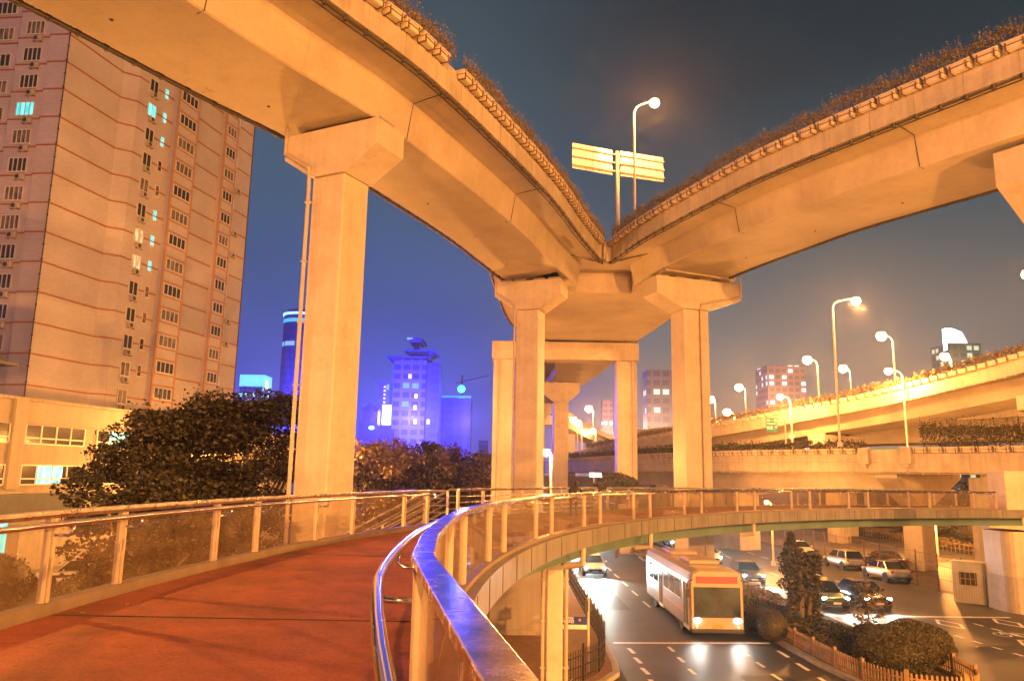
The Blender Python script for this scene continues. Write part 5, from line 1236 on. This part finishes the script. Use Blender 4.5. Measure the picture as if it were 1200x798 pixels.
for k in range(6, top_k+1): tower_window(PF(8.0, -1.2), -FV, FN, 2.2, 1.4, floors[k]+.35, 'pane_cyan' if k == 16 else None, 3)
for k in range(1, top_k+1): air_con(PT(10.7, 1.235), U, N, floors[k]-1.15, 'air conditioner hung under a window in the tower\'s long recessed side', 'air conditioners on the long side of the tower')
for k in range(2, top_k+1): air_con(PF(3.4, -.35), -FV, FN, floors[k]-.25, 'air conditioner hung under a window on the tower\'s narrow front', 'air conditioners on the front of the tower')
for k in (2, 4, 5, 8, 9, 11): air_con(PT(27.4, 1.35), U, N, floors[k]-.3, 'air conditioner on the tower near its far corner', 'air conditioners near the far corner of the tower')

# ================================================================== low building
A = Vector((-33.6, 49.0)); U2 = Vector((.205, .979)).normalized(); N2 = Vector((U2.y, -U2.x)); PB = lambda t, o=0.: A+U2*t+N2*o
lo = thing('low_building', 'low white building with two bands of windows beside the tower', 'building', (-38, 58, 0))
def lowpoly(t0, t1, o, back=8.): return [(p.x, p.y) for p in (PB(t0, o), PB(t1, o), PB(t1, -back), PB(t0, -back))]
m = MB(); m.prism(lowpoly(-12, 16, 0), 0, 11.6); m.prism(lowpoly(16, 40, .9), 0, 10.9); m.prism(lowpoly(2.3, 3.3, .25), 5.7, 11.62); W(m, 'wall', M['render'], lo)
m = MB(); m.prism(lowpoly(-12, 16.1, .18), 11.6, 11.82); m.prism(lowpoly(16.1, 40, 1.05), 10.9, 11.1); m.prism(lowpoly(-12, 16.1, .10), 10.02, 10.12); W(m, 'coping', M['conc_dark'], lo)
for z, hh in ((8.75, 1.3), (6.0, 1.3)):
    for t0, w in ((-9.5, 5.2), (-3.4, 5.6), (3.5, 5.4), (10.2, 5.0), (18, 5.4), (25, 5.4)):
        off = .9 if t0 > 16 else 0.; m = MB(); n_ = max(2, int(w/1.25))
        c = PB(t0+w/2, off+.03); rz = math.atan2(U2.y, U2.x)
        for s in (0, .3, 1): m.box((c.x, c.y, z+hh*s), (w, .12, .09), rz=rz)
        for k in range(n_+1): q = PB(t0+w*k/n_, off+.03); m.box((q.x, q.y, z+hh/2), (.09, .12, hh), rz=rz)
        f = W(m, 'window', M['frame'], lo); g = MB(); q = PB(t0+w/2, off+.014); lit = (z < 8 and 3 < t0 < 4) or (z > 8 and 9 < t0 < 12) or (z < 8 and t0 > 17)
        g.box((q.x, q.y, z+hh/2), (w-.05, .02, hh-.04), rz=rz); W(g, 'pane', M['pane'], f)
        if lit: g = MB(); q = PB(t0+w*.46, off+.028); g.box((q.x, q.y, z+hh/2), (w*.44, .02, hh-.1), rz=rz); W(g, 'lit_curtain', M['pane_cyan'], f)
m = MB(); m.prism(lowpoly(-12, 9.0, .7, -.02), 4.2, 5.4); W(m, 'awning', M['slate'], lo)
m = MB(); m.prism(lowpoly(-6, 3.0, .06, -.01), .4, 4.0); W(m, 'shop_window', M['pane_cyan'], lo)
m = MB(); m.prism(lowpoly(4, 30, .05, -.01), .3, 3.4); W(m, 'shop_shutter', M['corr'], lo)
rf = MB(); rf.prism(lowpoly(-12, 3.5, -1.2), 14.0, 14.2); W(rf, 'roof_canopy', M['slate'], lo)
m = MB(); m.prism(lowpoly(-12, 2.2, -2.4), 11.8, 13.95); pent = W(m, 'penthouse', M['render'], lo)
for t in (-1.2, .9): q = PB(t, -2.38); m = MB(); m.box((q.x, q.y, 13.0), (1.3, .06, 1.1), rz=math.atan2(U2.y, U2.x)); W(m, 'window', M['pane'], pent)

# ================================================================== skyline
BLUE = (.07, .09, .42)
def tower_far(name, label, px0, px1, pytop, Y, mt, depth=None, roof=None, z_base=0.):
    a, b = at(px0, pytop, Y), at(px1, pytop, Y); w = abs(b.x-a.x); o = thing(name, label, 'building', ((a.x+b.x)/2, Y, 0), rz=0); h = (a.z+b.z)/2; d = depth or w
    m = MB(); m.box((0, d/2, h/2), (w, d, h)); m.build('wall', mt, o); return o, w, h, d
fac_cyan = windows_mat('cyan_grid_facade', (.10, .13, .40), (.03, .05, .2), (.08, .75, 1.), 3.0, 4.2, .55, 1.3, (.5, .9, 1.))
fac_blue = windows_mat('blue_block_facade', (.16, .15, .50), (.04, .04, .22), (.3, .8, 1.), 5.2, 5.2, .06, .6, (.2, .6, 1.), )
fac_plain = windows_mat('plain_blue_facade', (.07, .08, .34), (.05, .06, .28), (.3, .6, 1.), 6., 5., .02, .8)
fac_grey = windows_mat('grey_tower_facade', (.24, .22, .22), (.15, .14, .15), (1., .9, .7), 5., 5., .05, 1.)
fac_red = windows_mat('reddish_tower_facade', (.34, .22, .2), (.2, .14, .14), (.7, .95, 1.), 4., 4., .16, 1.2)
o, w, h, d = tower_far('office_block', 'far office block with a glowing cyan top storey', 281, 309, 452, 520, fac_cyan)
m = MB(); m.box((0, d/2, h+3.5), (w*1.04, d, 8)); m.build('lit_top', emit('cyan_top', (.2, .85, 1.), .9), o)
m = MB(); m.box((w*.6, 2, h+1.0), (1.5, 1, 6)); m.build('sign', emit('warm_sign', (1., .5, .2), 1.5), o)
c = at(354, 372, 500); o = thing('round_tower', 'far round tower with a glowing ring at its crown', 'building', (c.x, 500, 0)); r = 11.5
m = MB(); m.lathe([(r, 0), (r, c.z)], n=32); m.build('wall', fac_plain, o)
m = MB(); m.lathe([(r*1.06, c.z), (r*1.06, c.z+1.4)], n=32); m.build('crown_ring', emit('crown_ring', (.25, .5, 1.), 2.6), o); m = MB(); m.lathe([(r*.9, c.z+1.4), (r*.8, c.z+4)], n=24); m.build('roof', fac_plain, o)
m = MB(); m.lathe([(r*1.01, c.z-5), (r*1.01, c.z-2.6)], n=32); m.build('lit_band', emit('lit_band', (.1, .6, 1.), .8), o)
o, w, h, d = tower_far('slender_tower', 'pair of slender dark masts of a tower beside the apartment block', 266, 271, 448, 560, fac_plain)
o, w, h, d = tower_far('hotel_tower', 'large blue lit tower with flared stepped roofs', 462, 500, 421, 430, fac_blue, depth=22)
m = MB(); m.box((w/2+3.6, 12, h*.49), (7.2, 20, h*.98)); m.build('side_wing', fac_plain, o)
for x, z, ww, hh in ((-w*.1, h+.8, w*1.15, 1.6), (w*.30, h+4.6, w*.9, 1.6), (w*.12, h+11.5, w*.45, 1.4)):
    m = MB(); m.prism([(x-ww*.42, 2), (x+ww*.42, 2), (x+ww*.42, 20), (x-ww*.42, 20)], z-1.4, z); i = len(m.v)
    m.prism([(x-ww*.55, -1), (x+ww*.55, -1), (x+ww*.55, 23), (x-ww*.55, 23)], z, z+hh*.6); m.build('roof', fac_plain, o)
m = MB(); m.box((w*.30, 11, h+2), (w*.6, 14, 4)); m.box((w*.12, 11, h+8), (w*.18, 6, 6)); m.build('penthouse', fac_plain, o)
wm = emit('white_lit_room', (.75, .72, .9), .9)
for px, py in ((480.5, 441), (487.5, 464), (486.5, 477.5), (486.5, 494), (502, 494)):
    q = at(px, py, 430); m = MB(); m.box((q.x-o.location.x, -.1, q.z), (1.8, .1, 2.6)); m.build('lit_window', wm, o)
o, w, h, d = tower_far('wide_block', 'plain dark blue block with a green work light on its roof', 513, 552, 466, 460, fac_plain)
q = at(540, 454.5, 460); m = MB(); m.ball((q.x-o.location.x, 6, q.z), 2.3, 12, 8); m.build('work_light', emit('green_work_light', (.06, 1., .70), 3.5), o)
m = MB(); m.tube([(q.x-o.location.x, 6, h), (q.x-o.location.x, 6, q.z)], .35, 6); m.build('light_mast', M['iron'], o)
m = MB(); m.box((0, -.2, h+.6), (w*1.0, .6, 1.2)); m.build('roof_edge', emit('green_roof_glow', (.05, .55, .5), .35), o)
q = at(541, 446, 470); q2 = at(573, 439, 470); cr = thing('tower_crane', 'thin jib of a construction crane above the dark blue block', 'crane', (q.x, 475, 0)); m = MB(); m.bar((0, 0, 0), (0, 0, q.z+4), 1.2, 1.2); m.build('mast', M['iron'], cr)
m = MB(); m.bar((-4, 0, q.z-1), (q2.x-q.x, 0, q2.z), .6, .6); m.build('jib', M['iron'], cr)
o, w, h, d = tower_far('thin_tower', 'thin dark tower with a column of lights left of the large blue tower', 444, 455, 449, 420, fac_plain)
m = MB()
for k in range(9): m.box((w*.16, -.15, h-2-2.1*k), (1.1, .1, .9))
m.build('light_column', wm, o); m = MB(); m.box((0, d/2, h+.5), (w*1.6, d, .8)); m.build('roof', fac_plain, o)
q = at(453, 486, 410); sgn = thing('lit_billboard', 'glowing cyan white billboard below the thin tower', 'billboard', (q.x, 410, 0)); m = MB(); m.box((0, 0, q.z), (4.6, .6, 10.5)); m.build('screen', emit('cyan_screen', (.55, .95, 1.), 3.), sgn); m = MB(); m.bar((0, .5, 0), (0, .5, q.z), .8, .8); m.build('post', M['iron'], sgn)
o, w, h, d = tower_far('gabled_house', 'dark gabled house roof beside the left pier', 425, 443, 480, 380, fac_plain)
m = MB(); m.v = [(-w*.6, 0, h), (w*.6, 0, h), (0, 0, h+4), (-w*.6, d, h), (w*.6, d, h), (0, d, h+4)]; m.f = [(0, 1, 2), (5, 4, 3), (0, 2, 5, 3), (2, 1, 4, 5), (1, 0, 3, 4)]; m.build('roof', fac_plain, o)
o, w, h, d = tower_far('curved_hall', 'low hall with a sloping curved roof under the large blue tower', 420, 462, 503, 360, fac_plain)
m = MB(); pr = [(-w/2, h)]+[(-w/2+w*k/10, h+3.2*math.cos(k/10*PI*.5)) for k in range(11)]+[(w/2, h)]; i = len(pr); m.v = [(x, 0, z) for x, z in pr]+[(x, d, z) for x, z in pr]; m.f = [tuple(range(i)), tuple(reversed(range(i, 2*i)))]+[(k, (k+1) % i, i+(k+1) % i, i+k) for k in range(i)]; m.build('roof', fac_plain, o)
q = at(435, 501, 359); m = MB(); m.ball((q.x-o.location.x, -.3, q.z), 1.2, 10, 6, (1.2, .3, .8)); m.build('lit_sign', emit('cyan_sign', (.4, .95, 1.), 1.6), o)
tower_far('distant_block', 'small distant block at the right end of the lit trees', 561, 572, 516, 600, fac_plain)
tower_far('grey_tower', 'plain grey tower rising beside the median pier', 758, 788, 433, 420, fac_grey)
tower_far('pink_tower', 'dim reddish tower left of the portal pillar', 706, 718, 468, 520, fac_red)
tower_far('low_pale_block', 'low hazy block between the portal pillar and the grey tower', 742, 760, 505, 400, fac_grey)
o, w, h, d = tower_far('red_tower', 'reddish tower with rows of lit windows behind the street lamps', 899, 943, 428, 480, fac_red)
o, w, h, d = tower_far('sail_tower', 'dark glass tower topped by a glowing white sail', 1111, 1149, 402, 430, windows_mat('dark_green_facade', (.06, .12, .12), (.03, .07, .07), (.7, .9, .6), 4., 4.2, .2, .8))
m = MB(); a_, b_ = -w*.50, w*.12; m.v = [(a_, 1, h-4), (b_, 1, h-2), (b_, 1, h+1), (b_-2.5, 1, h+6.5), (a_+4, 1, h+8.5), (a_, 1, h+8.8)]; m.v += [(x, 5, z) for x, _, z in m.v]; m.f = [tuple(range(6)), tuple(reversed(range(6, 12)))]+[(k, (k+1) % 6, 6+(k+1) % 6, 6+k) for k in range(6)]; m.build('sail', emit('white_sail', (.85, 1., .97), 4.), o)
q = at(1144, 404, 430)
# blue floodlights at the feet of the blue buildings
for px, Y, pw in ((345, 462, 2.6e5), (480, 402, 3.4e5), (545, 432, 1.2e5), (440, 335, .9e5)):
    q = at(px, 505, Y); point_light('skyline_light', (q.x, Y, q.z+6), pw, (.13, .10, 1.), 2.0)

for px, Y, pw, zz in ((921, 440, 1.6e5, 500), (773, 395, .6e5, 505), (712, 480, 1.2e5, 505), (1130, 410, .5e5, 440)):  # added warm lights that brighten the dark right-hand towers
    q = at(px, zz, Y); point_light('skyline_light', (q.x, Y, q.z), pw, (1., .55, .32), 2.0)

# ================================================================== sky, moonless dusk light
w_ = bpy.data.worlds.new('World'); sc.world = w_; w_.use_nodes = True; nt = w_.node_tree
bg = nt.nodes['Background']; tc = nt.nodes.new('ShaderNodeTexCoord'); sep = nt.nodes.new('ShaderNodeSeparateXYZ'); nt.links.new(tc.outputs['Generated'], sep.inputs[0])
def ramp_(src, stops, lo, hi):
    mr = nt.nodes.new('ShaderNodeMapRange'); mr.inputs['From Min'].default_value = lo; mr.inputs['From Max'].default_value = hi; nt.links.new(src, mr.inputs['Value'])
    r = nt.nodes.new('ShaderNodeValToRGB'); e = r.color_ramp.elements
    while len(e) < len(stops): e.new(.5)
    for k, (p, c) in enumerate(stops): e[k].position = p; e[k].color = (*[((v/255+.055)/1.055)**2.4 if v > 10 else v/255/12.92 for v in c], 1)
    nt.links.new(mr.outputs[0], r.inputs['Fac']); return r.outputs['Color']
lft = ramp_(sep.outputs['Z'], [(0, (62, 72, 205)), (.16, (64, 84, 200)), (.34, (68, 92, 150)), (.52, (72, 97, 124)), (.75, (76, 94, 102)), (1, (62, 76, 84))], 0, .62)
rgt = ramp_(sep.outputs['Z'], [(0, (190, 140, 100)), (.12, (150, 130, 116)), (.28, (108, 116, 116)), (.5, (62, 88, 98)), (.75, (38, 56, 64)), (1, (30, 46, 52))], 0, .62)
md = nt.nodes.new('ShaderNodeMapRange'); md.interpolation_type = 'SMOOTHSTEP'; md.inputs['From Min'].default_value = -.12; md.inputs['From Max'].default_value = .22; nt.links.new(sep.outputs['X'], md.inputs['Value'])
mx = nt.nodes.new('ShaderNodeMixRGB'); nt.links.new(md.outputs[0], mx.inputs['Fac']); nt.links.new(lft, mx.inputs['Color1']); nt.links.new(rgt, mx.inputs['Color2'])
cn = nt.nodes.new('ShaderNodeTexNoise'); cn.inputs['Scale'].default_value = 2.4; cn.inputs['Detail'].default_value = 5; mp = nt.nodes.new('ShaderNodeMapping'); mp.inputs['Scale'].default_value = (1, 1, 2.6); nt.links.new(tc.outputs['Generated'], mp.inputs[0]); nt.links.new(mp.outputs[0], cn.inputs['Vector'])
cr_ = nt.nodes.new('ShaderNodeValToRGB'); cr_.color_ramp.elements[0].position = .3; cr_.color_ramp.elements[1].position = .75; cr_.color_ramp.elements[0].color = (.86, .86, .88, 1); cr_.color_ramp.elements[1].color = (1.16, 1.14, 1.12, 1); nt.links.new(cn.outputs['Fac'], cr_.inputs['Fac'])
mu = nt.nodes.new('ShaderNodeMixRGB'); mu.blend_type = 'MULTIPLY'; mu.inputs['Fac'].default_value = 1; nt.links.new(mx.outputs[0], mu.inputs['Color1']); nt.links.new(cr_.outputs[0], mu.inputs['Color2'])
sky = nt.nodes.new('ShaderNodeTexSky'); sky.sky_type = 'NISHITA'; sky.sun_disc = False; sky.sun_elevation = math.radians(1.0); sky.sun_rotation = math.radians(-60)
b2 = nt.nodes.new('ShaderNodeBackground'); b2.inputs['Strength'].default_value = .004; nt.links.new(sky.outputs[0], b2.inputs['Color'])
bg.inputs['Strength'].default_value = .82; nt.links.new(mu.outputs[0], bg.inputs['Color'])
ad = nt.nodes.new('ShaderNodeAddShader'); nt.links.new(bg.outputs[0], ad.inputs[0]); nt.links.new(b2.outputs[0], ad.inputs[1]); nt.links.new(ad.outputs[0], nt.nodes['World Output'].inputs['Surface'])

# ---- the air
HZ = bpy.data.materials.new('haze_air'); HZ.use_nodes = True; hn = HZ.node_tree; hn.nodes.remove(hn.nodes['Principled BSDF'])
pv = hn.nodes.new('ShaderNodeVolumePrincipled'); pv.inputs['Color'].default_value = (.9, .9, .9, 1); pv.inputs['Density'].default_value = .0003; pv.inputs['Anisotropy'].default_value = .8
hn.links.new(pv.outputs[0], hn.nodes['Material Output'].inputs['Volume'])
m = MB(); m.box((0, 340, 99), (1260, 860, 200)); hz_ = m.build('haze', HZ); tag(hz_, kind='stuff')

for m_ in bpy.data.materials:
    if m_.name.startswith(('sodium_bulb', 'headlamp_on', 'cyan_', 'warm_', 'blue_', 'red_lens', 'crown', 'white_lit', 'lit_')): m_.cycles.emission_sampling = 'NONE'
sc.view_settings.view_transform = 'Standard'; sc.view_settings.look = 'None'; sc.view_settings.exposure = 0.22; sc.view_settings.gamma = 1.0
cy = sc.cycles; cy.use_denoising = True; cy.max_bounces = 7; cy.diffuse_bounces = 4; cy.glossy_bounces = 3; cy.transparent_max_bounces = 16; cy.transmission_bounces = 3
cy.sample_clamp_indirect = 4.0; cy.sample_clamp_direct = 0.0; cy.caustics_reflective = False; cy.caustics_refractive = False; cy.use_light_tree = True; cy.use_adaptive_sampling = True; cy.adaptive_threshold = .02
